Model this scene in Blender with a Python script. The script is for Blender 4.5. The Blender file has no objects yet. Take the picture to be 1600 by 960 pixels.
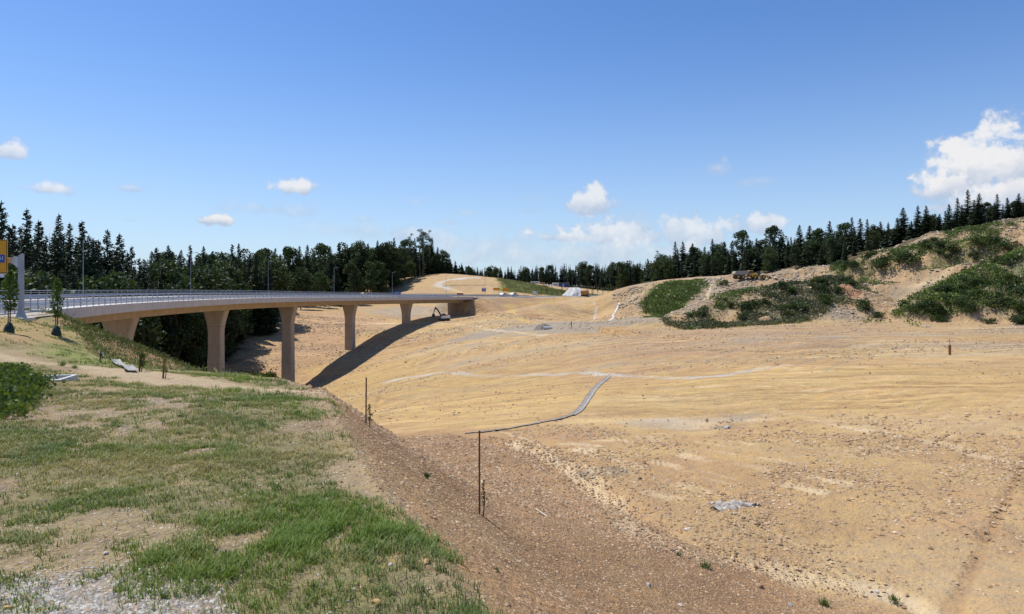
import bpy, math, random
import numpy as np
from mathutils import Vector
random.seed(7); RNG = np.random.default_rng(7)
sc = bpy.context.scene
COL = sc.collection
F = 1040.0; HZ = 452.0          # focal length and horizon of the photograph (in its own pixels); the eye is the origin

# ------------------------------------------------------------------ helpers
def tag(o, label=None, cat=None, group=None, kind=None):
    if label: o['label'] = label
    if cat: o['category'] = cat
    if group: o['group'] = group
    if kind: o['kind'] = kind
    return o
def empty(name, loc=(0, 0, 0), rz=0.0):
    o = bpy.data.objects.new(name, None); COL.objects.link(o)
    o.location = loc; o.rotation_euler = (0, 0, rz); o.empty_display_size = 0.3
    return o
def npmesh(name, V, polys, mats, midx=None, smooth=False, col=None):
    """V (n,3); polys: list of int arrays (m,k)."""
    me = bpy.data.meshes.new(name)
    V = np.asarray(V, dtype=np.float32)
    me.vertices.add(len(V)); me.vertices.foreach_set('co', V.ravel())
    loops = np.concatenate([np.asarray(p, dtype=np.int32).ravel() for p in polys])
    tot = np.concatenate([np.full(len(p), np.asarray(p).shape[1], dtype=np.int32) for p in polys])
    start = np.concatenate([[0], np.cumsum(tot)[:-1]]).astype(np.int32)
    me.loops.add(len(loops)); me.loops.foreach_set('vertex_index', loops)
    me.polygons.add(len(tot)); me.polygons.foreach_set('loop_start', start); me.polygons.foreach_set('loop_total', tot)
    if midx is not None: me.polygons.foreach_set('material_index', np.asarray(midx, dtype=np.int32))
    me.polygons.foreach_set('use_smooth', np.full(len(tot), bool(smooth)))
    for m in (mats if isinstance(mats, (list, tuple)) else [mats]): me.materials.append(m)
    me.update(calc_edges=True)
    if col is not None:
        for cname, arr in col.items():
            a = me.color_attributes.new(cname, 'FLOAT_COLOR', 'POINT')
            arr = np.asarray(arr, dtype=np.float32)
            if arr.shape[1] == 3: arr = np.concatenate([arr, np.ones((len(arr), 1), np.float32)], 1)
            a.data.foreach_set('color', arr.ravel())
    return me
def link(name, me, parent=None, loc=None):
    o = bpy.data.objects.new(name, me); COL.objects.link(o)
    if parent is not None: o.parent = parent
    if loc is not None: o.location = loc
    return o
class MB:
    """collects boxes, tubes and prisms into ONE mesh"""
    def __init__(s): s.v = []; s.f = []; s.m = []
    def add(s, vs, fs, mi=0):
        b = len(s.v); s.v += [tuple(v) for v in vs]; s.f += [tuple(i + b for i in f) for f in fs]; s.m += [mi] * len(fs)
    def box(s, c, d, rz=0.0, mi=0, tilt=0.0, taper=1.0):
        x, y, z = d[0] / 2, d[1] / 2, d[2] / 2
        vs = []
        for k, (i, j, q) in enumerate([(-1,-1,-1),(1,-1,-1),(1,1,-1),(-1,1,-1),(-1,-1,1),(1,-1,1),(1,1,1),(-1,1,1)]):
            t = taper if q > 0 else 1
            v = Vector((i * x * t, j * y * t, q * z))
            if tilt: v = Vector((v.x, v.y * math.cos(tilt) - v.z * math.sin(tilt), v.y * math.sin(tilt) + v.z * math.cos(tilt)))
            vs.append((c[0] + v.x * math.cos(rz) - v.y * math.sin(rz), c[1] + v.x * math.sin(rz) + v.y * math.cos(rz), c[2] + v.z))
        s.add(vs, [(0,3,2,1),(4,5,6,7),(0,1,5,4),(1,2,6,5),(2,3,7,6),(3,0,4,7)], mi)
    def tube(s, pts, rads, n=8, mi=0, cap=True):
        pts = [Vector(p) for p in pts]; rings = []
        if not hasattr(rads, '__len__'): rads = [rads] * len(pts)
        for i, p in enumerate(pts):
            t = (pts[min(i + 1, len(pts) - 1)] - pts[max(i - 1, 0)]).normalized()
            a = Vector((0, 0, 1)) if abs(t.z) < .9 else Vector((1, 0, 0))
            u = t.cross(a).normalized(); w = t.cross(u)
            rings.append([p + (u * math.cos(2 * math.pi * k / n) + w * math.sin(2 * math.pi * k / n)) * rads[i] for k in range(n)])
        vs = [v for r in rings for v in r]; fs = []
        for i in range(len(pts) - 1):
            for k in range(n):
                fs.append((i * n + k, i * n + (k + 1) % n, (i + 1) * n + (k + 1) % n, (i + 1) * n + k))
        if cap: fs += [tuple(range(n - 1, -1, -1)), tuple((len(pts) - 1) * n + k for k in range(n))]
        s.add(vs, fs, mi)
    def prism(s, prof, y0, y1, mi=0):
        """profile in x,z extruded along y"""
        n = len(prof)
        vs = [(x, y0, z) for x, z in prof] + [(x, y1, z) for x, z in prof]
        fs = [tuple(range(n)), tuple(range(2 * n - 1, n - 1, -1))] + [(k, k + n, (k + 1) % n + n, (k + 1) % n) for k in range(n)]
        s.add(vs, fs, mi)
    def build(s, name, mats, parent=None, smooth=False, bevel=0):
        me = bpy.data.meshes.new(name); me.from_pydata(s.v, [], s.f)
        for m in (mats if isinstance(mats, (list, tuple)) else [mats]): me.materials.append(m)
        me.polygons.foreach_set('material_index', s.m)
        if smooth: me.polygons.foreach_set('use_smooth', [True] * len(s.f))
        me.update()
        import bmesh
        bm = bmesh.new(); bm.from_mesh(me); bmesh.ops.recalc_face_normals(bm, faces=bm.faces); bm.to_mesh(me); bm.free()
        o = link(name, me, parent)
        if bevel:
            b = o.modifiers.new('bevel', 'BEVEL'); b.width = bevel; b.segments = 2; b.limit_method = 'ANGLE'
        return o
def copy_tree(o, parent=None):
    c = o.copy(); COL.objects.link(c)
    if parent is not None: c.parent = parent
    for ch in [k for k in o.children]: copy_tree(ch, c)
    return c

# ------------------------------------------------------------------ noise
def _hash(ix, iy):
    h = ix * np.uint32(374761393) + iy * np.uint32(668265263)
    h ^= h >> np.uint32(13); h *= np.uint32(1274126177); h ^= h >> np.uint32(16)
    return (h & np.uint32(0xffff)).astype(np.float32) * np.float32(1 / 65535.0)
def vnoise(x, y, seed=0):
    x = np.asarray(x, dtype=np.float32); y = np.asarray(y, dtype=np.float32)
    ix = np.floor(x); iy = np.floor(y); fx = x - ix; fy = y - iy
    ix = (ix.astype(np.int32) + np.int32(seed * 7919 % 100003)).astype(np.uint32); iy = iy.astype(np.int32).astype(np.uint32); one = np.uint32(1)
    fx = fx * fx * (3 - 2 * fx); fy = fy * fy * (3 - 2 * fy)
    a = _hash(ix, iy); b = _hash(ix + one, iy); c = _hash(ix, iy + one); d = _hash(ix + one, iy + one)
    a += (b - a) * fx; c += (d - c) * fx
    return a + (c - a) * fy
def fbm(x, y, s=1.0, seed=0, oct=4):
    """scale s metres, result about -1..1"""
    x = (np.asarray(x) / s).astype(np.float32); y = (np.asarray(y) / s).astype(np.float32); r = 0; a = 1; t = 0
    for k in range(oct):
        ca, sa = math.cos(0.6 * k), math.sin(0.6 * k)
        r = r + a * (vnoise((x * ca - y * sa) * 2 ** k, (x * sa + y * ca) * 2 ** k, seed + 17 * k) * 2 - 1); t += a; a *= .55
    return r / t * 1.6
def sstep(a, b, x):
    t = np.clip((x - a) / (b - a), 0, 1); return t * t * (3 - 2 * t)
def smax(a, b, k):
    h = np.clip(0.5 + 0.5 * (a - b) / k, 0, 1); return b * (1 - h) + a * h + k * h * (1 - h)
def polydist(X, Y, P):
    """distance to open polyline, signed side (+ right of travel), parameter-interpolated extra columns"""
    P = np.asarray(P, dtype=float); best = np.full(X.shape, 1e18); side = np.zeros(X.shape); ex = np.zeros(X.shape)
    for i in range(len(P) - 1):
        ax, ay = P[i, :2]; bx, by = P[i + 1, :2]; dx, dy = bx - ax, by - ay; L2 = dx * dx + dy * dy
        t = np.clip(((X - ax) * dx + (Y - ay) * dy) / L2, 0, 1)
        qx = X - ax - t * dx; qy = Y - ay - t * dy; d2 = qx * qx + qy * qy
        m = d2 < best; best = np.where(m, d2, best)
        side = np.where(m, np.sign(dy * (X - ax) - dx * (Y - ay)), side)
        if P.shape[1] > 2: ex = np.where(m, P[i, 2] + t * (P[i + 1, 2] - P[i, 2]), ex)
    return np.sqrt(best), side, ex
def inpoly(X, Y, P):
    """signed distance to polygon: positive inside"""
    P = np.asarray(P, dtype=float); Q = np.concatenate([P, P[:1]])
    d, _, _ = polydist(X, Y, Q[:, :2]); ins = np.zeros(X.shape, bool)
    for i in range(len(P)):
        x0, y0 = Q[i, :2]; x1, y1 = Q[i + 1, :2]
        if y0 == y1: continue
        c = ((y0 > Y) != (y1 > Y)) & (X < (x1 - x0) * (Y - y0) / (y1 - y0) + x0)
        ins ^= c
    return np.where(ins, d, -d)
def pw(px, Y): return (px - 800) / F * Y
def W(px, py, Y): return (pw(px, Y), Y, (HZ - py) / F * Y)

# ------------------------------------------------------------------ road / bridge centre line
CL = [(-14,-12,-1.8),(-25,12,-1.8),(-36,34,-1.85),(-43.9,52,-1.95),(-51.1,75,-1.95),(-54.9,94,-1.95),(-56.6,114,-1.95),(-56.9,128,-1.97),(-56.2,145,-2.06),(-54.5,162,-2.2),(-51.6,179,-2.37),(-47.7,196,-2.55),(-42.6,213,-2.72),(-36.4,229,-2.9),(-28.8,245,-3.05),(-20,260,-3.2),(-8,277,-3.35),(8,296,-3.4),(30,318,-3.4),(60,338,-3.3),(100,356,-3.2),(150,370,-3.2)]
def cat(P, n=12):
    P = [Vector(p) for p in P]; P = [P[0] * 2 - P[1]] + P + [P[-1] * 2 - P[-2]]; out = []
    for i in range(1, len(P) - 2):
        for k in range(n):
            t = k / n; a, b, c, d = P[i-1:i+3]
            out.append(0.5 * ((2 * b) + (c - a) * t + (2 * a - 5 * b + 4 * c - d) * t * t + (3 * b - a - 3 * c + d) * t ** 3))
    out.append(P[-2]); return out
CLs = cat(CL, 12)
_d = [0]
for i in range(1, len(CLs)): _d.append(_d[-1] + (CLs[i].xy - CLs[i-1].xy).length)
def cl_at(s):
    i = int(np.clip(np.searchsorted(_d, s) - 1, 0, len(CLs) - 2)); t = (s - _d[i]) / (_d[i+1] - _d[i])
    p = CLs[i].lerp(CLs[i+1], t); d = (CLs[i+1] - CLs[i]); d.z = 0; d.normalize()
    return p, d, Vector((d.y, -d.x, 0))           # point (z = near walkway level), direction, right-hand normal
def s_of_y(y): return float(np.interp(y, [p.y for p in CLs], _d))
S_A = s_of_y(55); S_B = s_of_y(260)
def cross(y): return 0.046 if y < 150 else 0.046 - 0.02 * min(1, (y - 150) / 100)

# ------------------------------------------------------------------ terrain
TP = [ # open field, valley, hills: x, y, z
 (5,19.5,-7.4),(9.8,17,-7.7),(2.7,28,-7.9),(1,35,-8.3),(-3.6,42,-9.2),(-1,24,-7.9),(14,6,-7),(20,-5,-6.5),(60,0,-5.5),(110,0,-4),(11.5,15,-7.3),(14.7,19,-7.5),(23,30,-7.8),(12.7,26.5,-7.7),
 (3.3,50,-9.7),(5.5,55,-9.9),(11.4,79,-10.5),(21,73,-9.5),(33,77,-8.7),(57,74,-8),(55,84,-8.3),(12.4,43,-9),(17,51,-9.2),(60,40,-7.2),(90,60,-6.5),
 (-24,105,-17),(-6.4,66,-12),(-12.4,72,-13),(-38,133,-20.5),(-17.4,120.6,-16),(-4.9,102,-13.5),(4.5,94,-12),(-21.5,149,-15.5),(-15,160,-13.5),(-20.7,215,-12),(-32,210,-13.7),
 (-47.7,196,-17.5),(-36.4,229,-11.9),(-54.5,162,-24),(-71,246,-9),(-54.6,284,-9),(-34,297,-8),(-62,201,-17),(-67,183,-19.5),(-60,168,-23.5),(-62,150,-25),(-57,128,-26),(-54,94,-21),(-40,110,-22),(-25,80,-17),(-30,60,-14),(-18,50,-12),
 (18.5,192,-9.8),(8,165,-10),(27,157,-9.5),(40,205,-9.5),(25,131,-8.8),(39.5,137,-8.3),(70,162,-7.6),(97,187,-7.2),(13.7,142,-10),(-3,160,-12),(19.6,102,-9.6),(42.6,111,-8.3),(81,124,-7.5),(93,120,-7.3),(73,126,-7.4),(-12,250,-9.8),(-24,246,-10.2),(-30,238,-10.8),(-17,240,-10.2),(5,225,-9.8),(30,235,-9.2),(52,210,-8.5),(75,185,-7.5),(120,115,-7),(62,185,-8.5),
 (0,222,-8.2),(13.6,240,-5.2),(37,240,-1.9),(57.7,240,2.8),(69,240,3.2),(83,240,4.6),(99,230,4.5),(108,225,6.9),(121,210,12.2),(135,200,16.4),(154,200,20),(180,195,23),
 (40,270,-2.5),(62,285,3.4),(90,280,5),(120,270,8),(150,250,17),(180,240,23),(210,260,25),(100,190,-2),(115,175,2),(135,160,6),(160,150,10),(200,140,14),(48,222,-4),(70,215,-3),(88,208,-1.5),(110,195,4),(128,180,9),
 (14,262,-8),(30,290,-4.5),(60,320,-3.8),(20,330,-3.6),(-10,330,-2),(80,345,-3.6),(50,400,-1),(100,420,0),
 (-40,380,8.8),(-73,380,4.4),(-95,380,-1),(-21,370,7),(0,365,4.2),(27,350,-1),(-45,345,1.5),(-20,330,-2.5),(-70,340,-4),(-40,440,8),(0,440,3),(-90,440,2),
 (-75,110,-24),(-78,150,-23),(-85,200,-16),(-100,250,-8),(-110,300,-5),(-90,90,-17),(-80,60,-14),(-110,130,-13),(-130,100,-10),(-150,200,-8),(-160,280,-4),(-140,400,0),(-60,30,-6),(-110,40,-8),
 (0,600,3),(100,600,4),(-150,600,4),(200,500,6),(250,350,22),(300,200,26),(300,50,5),(-300,100,0),(-300,400,6),(0,1000,2),(500,800,5),(-500,800,5),(0,2500,0),(1500,2500,0),(-1500,2500,0),(1200,500,5),(-1200,500,5),(0,-60,-6),(300,-60,0),(-300,-60,-3)]
def rbf_fit(T, c):
    T = np.array(T, dtype=float); n = len(T)
    D = np.sqrt(((T[:, None, :2] - T[None, :, :2]) ** 2).sum(-1) + c * c)
    A = np.zeros((n + 3, n + 3)); A[:n, :n] = D - 0.05 * np.eye(n) * 0
    Pm = np.c_[np.ones(n), T[:, 0] / 100, T[:, 1] / 100]; A[:n, n:] = Pm; A[n:, :n] = Pm.T
    w = np.linalg.solve(A, np.r_[T[:, 2], 0, 0, 0]); return T, w, c
def rbf(model, X, Y):
    T, w, c = model; sh = X.shape; X = X.ravel(); Y = Y.ravel(); out = np.empty(len(X))
    for a in range(0, len(X), 40000):
        x = X[a:a+40000, None]; y = Y[a:a+40000, None]
        D = np.sqrt((x - T[None, :, 0]) ** 2 + (y - T[None, :, 1]) ** 2 + c * c)
        out[a:a+40000] = D @ w[:-3] + w[-3] + w[-2] * x[:, 0] / 100 + w[-1] * y[:, 0] / 100
    return out.reshape(sh)
M_FIELD = rbf_fit(TP, 5.0)
# plateau the picture is taken from
M_PLAT = rbf_fit([(0,0,-2.2),(-.3,4.7,-2.3),(-1.7,8.4,-2.42),(-5.2,15.5,-2.55),(-6.5,21.5,-3.2),(-4.1,15,-2.6),(-10.5,25,-3.3),(-19,31,-3.55),(-24,38,-3.75),(-33,49,-3.4),(-38,56,-3.2),(-10,12,-2.35),(-13,17,-2.45),(-18,24,-2.7),(-26,33,-2.5),(-33,44,-2.1),(-26.5,35,-2.45),(-8,3,-2.1),(-20,10,-2.1),(5,-10,-2.2),(-15,-10,-2.1),(-35,38,-2.0),(-44,55,-2.4),(-21,27,-2.9),(-60,60,-3),(10,30,-4),(-20,70,-4)], 3.0)
CREST = [(5,-14),(2.2,-2),(-.27,4.7),(-1.75,8.4),(-4.1,15),(-6.2,21.8),(-10.5,26.5),(-18,32.5),(-24.5,38.5),(-33,49.5),(-40,57),(-60,62)]
EMB1 = [(p.x, p.y, p.z) for p in CLs if p.y < 57][::4]
EMB2 = [(p.x, p.y, p.z - .1) for p in CLs if p.y > 263][::4]
def W3(L): return [W(*q) for q in L]
MOUND2 = W3([(1000,511,141),(1022,505,150),(1040,498,158),(1075,486,163),(1110,472,166),(1160,458,170),(1190,452,173),(1250,444,178),(1300,440,182),(1325,450,184)])
_p, _dd, _r = cl_at(S_B); ABP = (_p.x, _p.y, _dd.x, _dd.y)
CLIFF = [(98,214),(106,206),(113,197),(121,189),(131,181),(141,172),(152,166)]
MOUND3 = W3([(1350,499,150),(1385,488,147),(1420,478,146),(1470,455,148),(1500,440,149),(1550,418,150),(1600,396,150),(1680,370,152),(1800,340,155)])
def bankdrop(t):
    return np.where(t < 4, .66 * t, 2.64 + .30 * (t - 4))
def height(X, Y, detail=True):
    X = np.asarray(X, dtype=float); Y = np.asarray(Y, dtype=float)
    z = rbf(M_FIELD, X, Y)
    # terraces and cuts on the right-hand hill
    m = sstep(84, 98, X) * sstep(150, 165, Y) * (1 - sstep(300, 330, Y)) * sstep(-7.5, -4, z)
    zz = z + 1.2 * fbm(X, Y, 30, 5, 3)
    z = z + m * 0.92 * 5.2 / (2 * math.pi) * np.sin(2 * math.pi * zz / 5.2)
    d, s, e = polydist(X, Y, CLIFF)      # raw sandy cut across the right-hand hill
    sd = d * s + 1.2 * fbm(X, Y, 4, 77, 4); ends = sstep(96, 106, X) * sstep(160, 150, X - 0 * Y)
    z = z + ends * 2.3 * np.tanh(-sd / .9) * np.exp(-np.abs(sd) / 7)
    d, s, e = polydist(X, Y, MOUND2)
    n = fbm(X, Y, 9, 11, 4)
    a = e - .33 * np.maximum(0, d - 2) + .6 * n
    z = smax(z, a, .8)
    d, s, e = polydist(X, Y, MOUND3)
    dd = np.maximum(0, d - 1.5 + 1.2 * n)
    # green shoulder, then a steep raw cut down to the field on the near side
    a = e - .30 * dd
    cut = sstep(-.9, 1.1, a + 7.5 - 3.0 - .7 * fbm(X, Y, 9, 3, 4))
    a = -8.2 + (a + 8.2) * cut
    z = smax(z, np.where(d < 60, a, -60), .4)
    for E, w_ in ((EMB1, 6.6), (EMB2, 7.5)):
        d, s, e = polydist(X, Y, E)
        cutb = 0.0 if E is EMB1 else 1.3 * np.maximum(0, -((X - ABP[0]) * ABP[2] + (Y - ABP[1]) * ABP[3]) - .5)     # the wall holds the fill back
        z = smax(z, np.where(d < 40, e - cutb - .22 - .5 * np.maximum(0, d - w_) - .00, -60), .5)
        z = np.where(d < w_ - .3, np.minimum(z, e - .2 - cutb * (z > e - cutb)), z)
    # viewer's bank
    d, s, e = polydist(X, Y, CREST)
    t = np.where(s > 0, d, 0)
    near = (np.abs(X) < 140) & (Y < 150)
    P = rbf(M_PLAT, np.where(near, X, 0.), np.where(near, Y, 0.))
    t2 = np.maximum(0, t + (.5 * fbm(X, Y, 6, 21, 3)) * sstep(0, 3, t))
    b = P - bankdrop(t2) - .55 * np.maximum(0, t2 - 11) * 1.0 - .05 * t2 * sstep(20, 30, Y)
    b = np.where(near, b, -80)
    z = smax(z, b, .7)
    if detail:
        R = np.hypot(X, Y)
        z = z + .10 * fbm(X, Y, 7, 31, 4) * sstep(8, 30, R) + .035 * fbm(X, Y, 1.3, 41, 4) + .25 * fbm(X, Y, 22, 51, 3) * sstep(40, 90, R)
        nb = 1 - sstep(40, 60, R)
        z = z + nb * .02 * fbm(X, Y, .35, 61, 3)
        # drainage rill along the toe of the bank
        z = z - .18 * np.exp(-(polydist(X, Y, RILL)[0] / .5) ** 2)
        hill = sstep(-7, -4, z) * sstep(60, 90, X)
        z = z + hill * (.8 * fbm(X, Y, 5, 71, 4) - .7 * np.abs(fbm(X, Y, 3.2, 72, 4)) + .35)
    return z
RILL = [(-1.5,38),(1,34),(2.2,29),(3.6,24),(5.2,19.6),(7.3,17.6),(10.2,15.6),(14,13)]
def H(x, y): return float(height(np.array([float(x)]), np.array([float(y)]))[0])
_T = 2.5 * 1.012 ** np.arange(430)
def at(px, py):
    """the place on the ground seen at a point of the photograph"""
    T = _T; r = (HZ - py) / F; u = (px - 800) / F
    for step in range(2):
        z = height(u * T, T); k = np.nonzero(z >= r * T)[0]
        i = max(1, k[0]) if len(k) else len(T) - 1
        if step == 0: T = np.linspace(T[i - 1], T[i], 12)
    return (u * T[i], T[i], z[i])
def heights(P):
    P = np.asarray(P, dtype=float); return height(P[:, 0], P[:, 1])
# ------------------------------------------------------------------ materials
class NT:
    def __init__(s, nt): s.nt = nt
    def n(s, t, **kw):
        o = s.nt.nodes.new(t)
        for k, v in kw.items():
            if k.startswith('i_'): 
                key = k[2:]; key = int(key) if key.isdigit() else key.replace('_', ' ')
                if isinstance(v, bpy.types.NodeSocket): s.nt.links.new(v, o.inputs[key])
                else: o.inputs[key].default_value = v
            else: setattr(o, k, v)
        return o
    def math(s, op, a, b=0.0, c=0.0, clamp=False):
        o = s.nt.nodes.new('ShaderNodeMath'); o.operation = op; o.use_clamp = clamp
        for i, v in enumerate((a, b, c)):
            if isinstance(v, bpy.types.NodeSocket): s.nt.links.new(v, o.inputs[i])
            else: o.inputs[i].default_value = v
        return o.outputs[0]
    def noise(s, vec, scale, detail=4, rough=.55, dist=0.0, col=False):
        o = s.n('ShaderNodeTexNoise', i_Scale=scale, i_Detail=detail, i_Roughness=rough, i_Distortion=dist)
        if vec is not None: s.nt.links.new(vec, o.inputs['Vector'])
        return o.outputs['Color' if col else 'Fac']
    def mapr(s, v, a, b, c=0.0, d=1.0, smooth=False):
        o = s.n('ShaderNodeMapRange', i_Value=v); o.inputs[1].default_value = a; o.inputs[2].default_value = b
        o.inputs[3].default_value = c; o.inputs[4].default_value = d
        if smooth: o.interpolation_type = 'SMOOTHSTEP'
        return o.outputs[0]
    def mapping(s, vec, scale=(1,1,1), rot=(0,0,0)):
        o = s.n('ShaderNodeMapping'); s.nt.links.new(vec, o.inputs[0]); o.inputs['Scale'].default_value = scale; o.inputs['Rotation'].default_value = rot
        return o.outputs[0]
    def mix(s, fac, a, b, mode='MIX'):
        o = s.n('ShaderNodeMix', data_type='RGBA', blend_type=mode)
        for i, v in ((0, fac), (6, a), (7, b)):
            if isinstance(v, bpy.types.NodeSocket): s.nt.links.new(v, o.inputs[i])
            else: o.inputs[i].default_value = v if not isinstance(v, tuple) or len(v) == 4 else (*v, 1)
        return o.outputs[2]
def newmat(name, rough=.8, metal=0.0, spec=.3):
    m = bpy.data.materials.new(name); m.use_nodes = True; nt = m.node_tree
    b = nt.nodes['Principled BSDF']; b.inputs['Roughness'].default_value = rough; b.inputs['Metallic'].default_value = metal
    b.inputs['Specular IOR Level'].default_value = spec
    return m, NT(nt), b
def simple(name, c1, c2=None, scale=3.0, rough=.8, metal=0.0, bump=0.0, bscale=None, spec=.3, streak=None):
    """procedural two-tone material in object space"""
    m, N, b = newmat(name, rough, metal, spec)
    tc = N.n('ShaderNodeTexCoord').outputs['Object']
    if c2 is None: c2 = tuple(x * .82 for x in c1)
    v = tc if streak is None else N.mapping(tc, streak)
    f = N.mapr(N.noise(v, scale, 6, .6), .3, .7)
    N.nt.links.new(N.mix(f, c1, c2), b.inputs['Base Color'])
    if bump:
        bp = N.n('ShaderNodeBump', i_Strength=bump, i_Distance=.02, i_Height=N.noise(tc, bscale or scale * 6, 5, .6)); N.nt.links.new(bp.outputs[0], b.inputs['Normal'])
    return m
def leafmat(name, c1, c2, trans=.25, attr=None, rough=.6):
    m, N, b = newmat(name, rough, 0, .25)
    oi = N.n('ShaderNodeObjectInfo').outputs['Random']; geo = N.n('ShaderNodeNewGeometry')
    tc = N.n('ShaderNodeTexCoord').outputs['Object']
    f = N.math('ADD', N.math('MULTIPLY', N.noise(tc, .8, 3), .55), N.math('MULTIPLY', N.n('ShaderNodeNewGeometry').outputs['Random Per Island'], .5))
    c = N.mix(N.mapr(f, .25, .8), c1, c2)
    if attr:
        a = N.n('ShaderNodeVertexColor', layer_name=attr).outputs[0]; c = a
    else:
        hs = N.n('ShaderNodeHueSaturation', i_Hue=N.mapr(oi, 0, 1, .485, .515), i_Saturation=N.mapr(oi, 0, 1, 1.1, .85), i_Value=N.mapr(N.math('FRACT', N.math('MULTIPLY', oi, 7.3)), 0, 1, .72, 1.3), i_Color=c)
        c = hs.outputs[0]
    N.nt.links.new(c, b.inputs['Base Color'])
    if trans:
        t = N.n('ShaderNodeBsdfTranslucent'); N.nt.links.new(N.mix(1.0, c, (1.25, 1.15, .5, 1), 'MULTIPLY'), t.inputs[0])
        mx = N.n('ShaderNodeMixShader'); mx.inputs[0].default_value = trans
        N.nt.links.new(b.outputs[0], mx.inputs[1]); N.nt.links.new(t.outputs[0], mx.inputs[2])
        N.nt.links.new(mx.outputs[0], N.nt.nodes['Material Output'].inputs[0])
    return m

def ground_material():
    m, N, b = newmat('ground', .95, 0, .15)
    P = N.n('ShaderNodeNewGeometry').outputs['Position']
    col = N.n('ShaderNodeVertexColor', layer_name='Col').outputs[0]
    mk = N.n('ShaderNodeSeparateColor'); N.nt.links.new(N.n('ShaderNodeVertexColor', layer_name='Msk').outputs[0], mk.inputs[0])
    streak, peb, far = mk.outputs[0], mk.outputs[1], mk.outputs[2]
    # warped position for the machine tracks
    wv = N.n('ShaderNodeVectorMath', operation='MULTIPLY_ADD'); N.nt.links.new(N.noise(P, .018, 3, .5, col=True), wv.inputs[0])
    wv.inputs[1].default_value = (34, 34, 0); N.nt.links.new(P, wv.inputs[2]); Pw = wv.outputs[0]
    s1 = N.noise(N.mapping(Pw, (.03, .55, 0), (0, 0, .12)), 1.0, 6, .72)
    s2 = N.noise(N.mapping(Pw, (.05, .9, 0), (0, 0, -.55)), 1.0, 5, .7)
    s3 = N.noise(N.mapping(Pw, (.9, .05, 0), (0, 0, -.2)), 1.0, 5, .7)
    sel = N.noise(P, .02, 2)
    sa = N.mix(N.mapr(sel, .46, .54), s1, s2); sa = N.mix(N.mapr(N.noise(P, .013, 1), .58, .64), sa, s3)
    st = N.mapr(sa, .3, .7, -1, 1); pt = N.mapr(N.noise(P, .045, 4, .6), .40, .62, .3, 1.0); st = N.math('MULTIPLY', st, pt)
    s4 = N.noise(N.mapping(Pw, (.35, 3.2, 0), (0, 0, -.25)), 1.0, 4, .8); st = N.math('MULTIPLY_ADD', N.mapr(s4, .3, .7, -1, 1), .6, st)
    n1 = N.mapr(N.noise(P, .35, 5, .65), .3, .7, -1, 1)
    n2 = N.mapr(N.noise(P, 2.2, 6, .72), .28, .72, -1, 1)
    n3 = N.mapr(N.noise(P, 17, 5, .75), .25, .75, -1, 1)
    vo = N.n('ShaderNodeTexVoronoi', i_Scale=22.0, i_Randomness=1.0); N.nt.links.new(P, vo.inputs[0])
    vo2 = N.n('ShaderNodeTexVoronoi', i_Scale=7.0); N.nt.links.new(P, vo2.inputs[0])
    # clods: sparse dark and pale grains
    br = N.math('MULTIPLY_ADD', N.math('MULTIPLY', st, streak), .52, 1.0)
    br = N.math('MULTIPLY_ADD', n1, .10, br)
    br = N.math('MULTIPLY_ADD', n2, .17, br)
    br = N.math('MULTIPLY_ADD', N.math('MULTIPLY', n3, N.math('MULTIPLY_ADD', peb, .9, .35)), .17, br)
    vc = N.n('ShaderNodeSeparateColor'); N.nt.links.new(vo.outputs['Color'], vc.inputs[0])
    br = N.math('MULTIPLY_ADD', N.math('MULTIPLY', N.mapr(vc.outputs[0], 0, 1, -1, 1), peb), .26, br)
    c = N.mix(1.0, col, N.n('ShaderNodeCombineColor', i_0=br, i_1=br, i_2=br).outputs[0], 'MULTIPLY')
    hue = N.n('ShaderNodeHueSaturation', i_Hue=N.math('MULTIPLY_ADD', n1, .006, .5), i_Saturation=N.math('MULTIPLY_ADD', n2, .12, 1.0), i_Color=c)
    N.nt.links.new(hue.outputs[0], b.inputs['Base Color'])
    h = N.math('MULTIPLY', n3, N.math('MULTIPLY_ADD', peb, .018, .012))
    h = N.math('MULTIPLY_ADD', n2, .05, h)
    h = N.math('MULTIPLY_ADD', N.math('MULTIPLY', vo2.outputs[0], N.math('SUBTRACT', 1.0, far)), -.05, h)
    h = N.math('MULTIPLY_ADD', N.math('MULTIPLY', vo.outputs[0], N.math('MULTIPLY_ADD', peb, .8, .2)), -.02, h)
    h = N.math('MULTIPLY_ADD', N.math('MULTIPLY', st, streak), .045, h)
    h = N.math('MULTIPLY_ADD', N.math('MULTIPLY', n1, far), .16, h)
    h = N.math('MULTIPLY_ADD', N.math('MULTIPLY', n2, far), .06, h)
    bp = N.n('ShaderNodeBump', i_Strength=.85, i_Distance=1.0, i_Height=h); N.nt.links.new(bp.outputs[0], b.inputs['Normal'])
    return m

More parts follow.
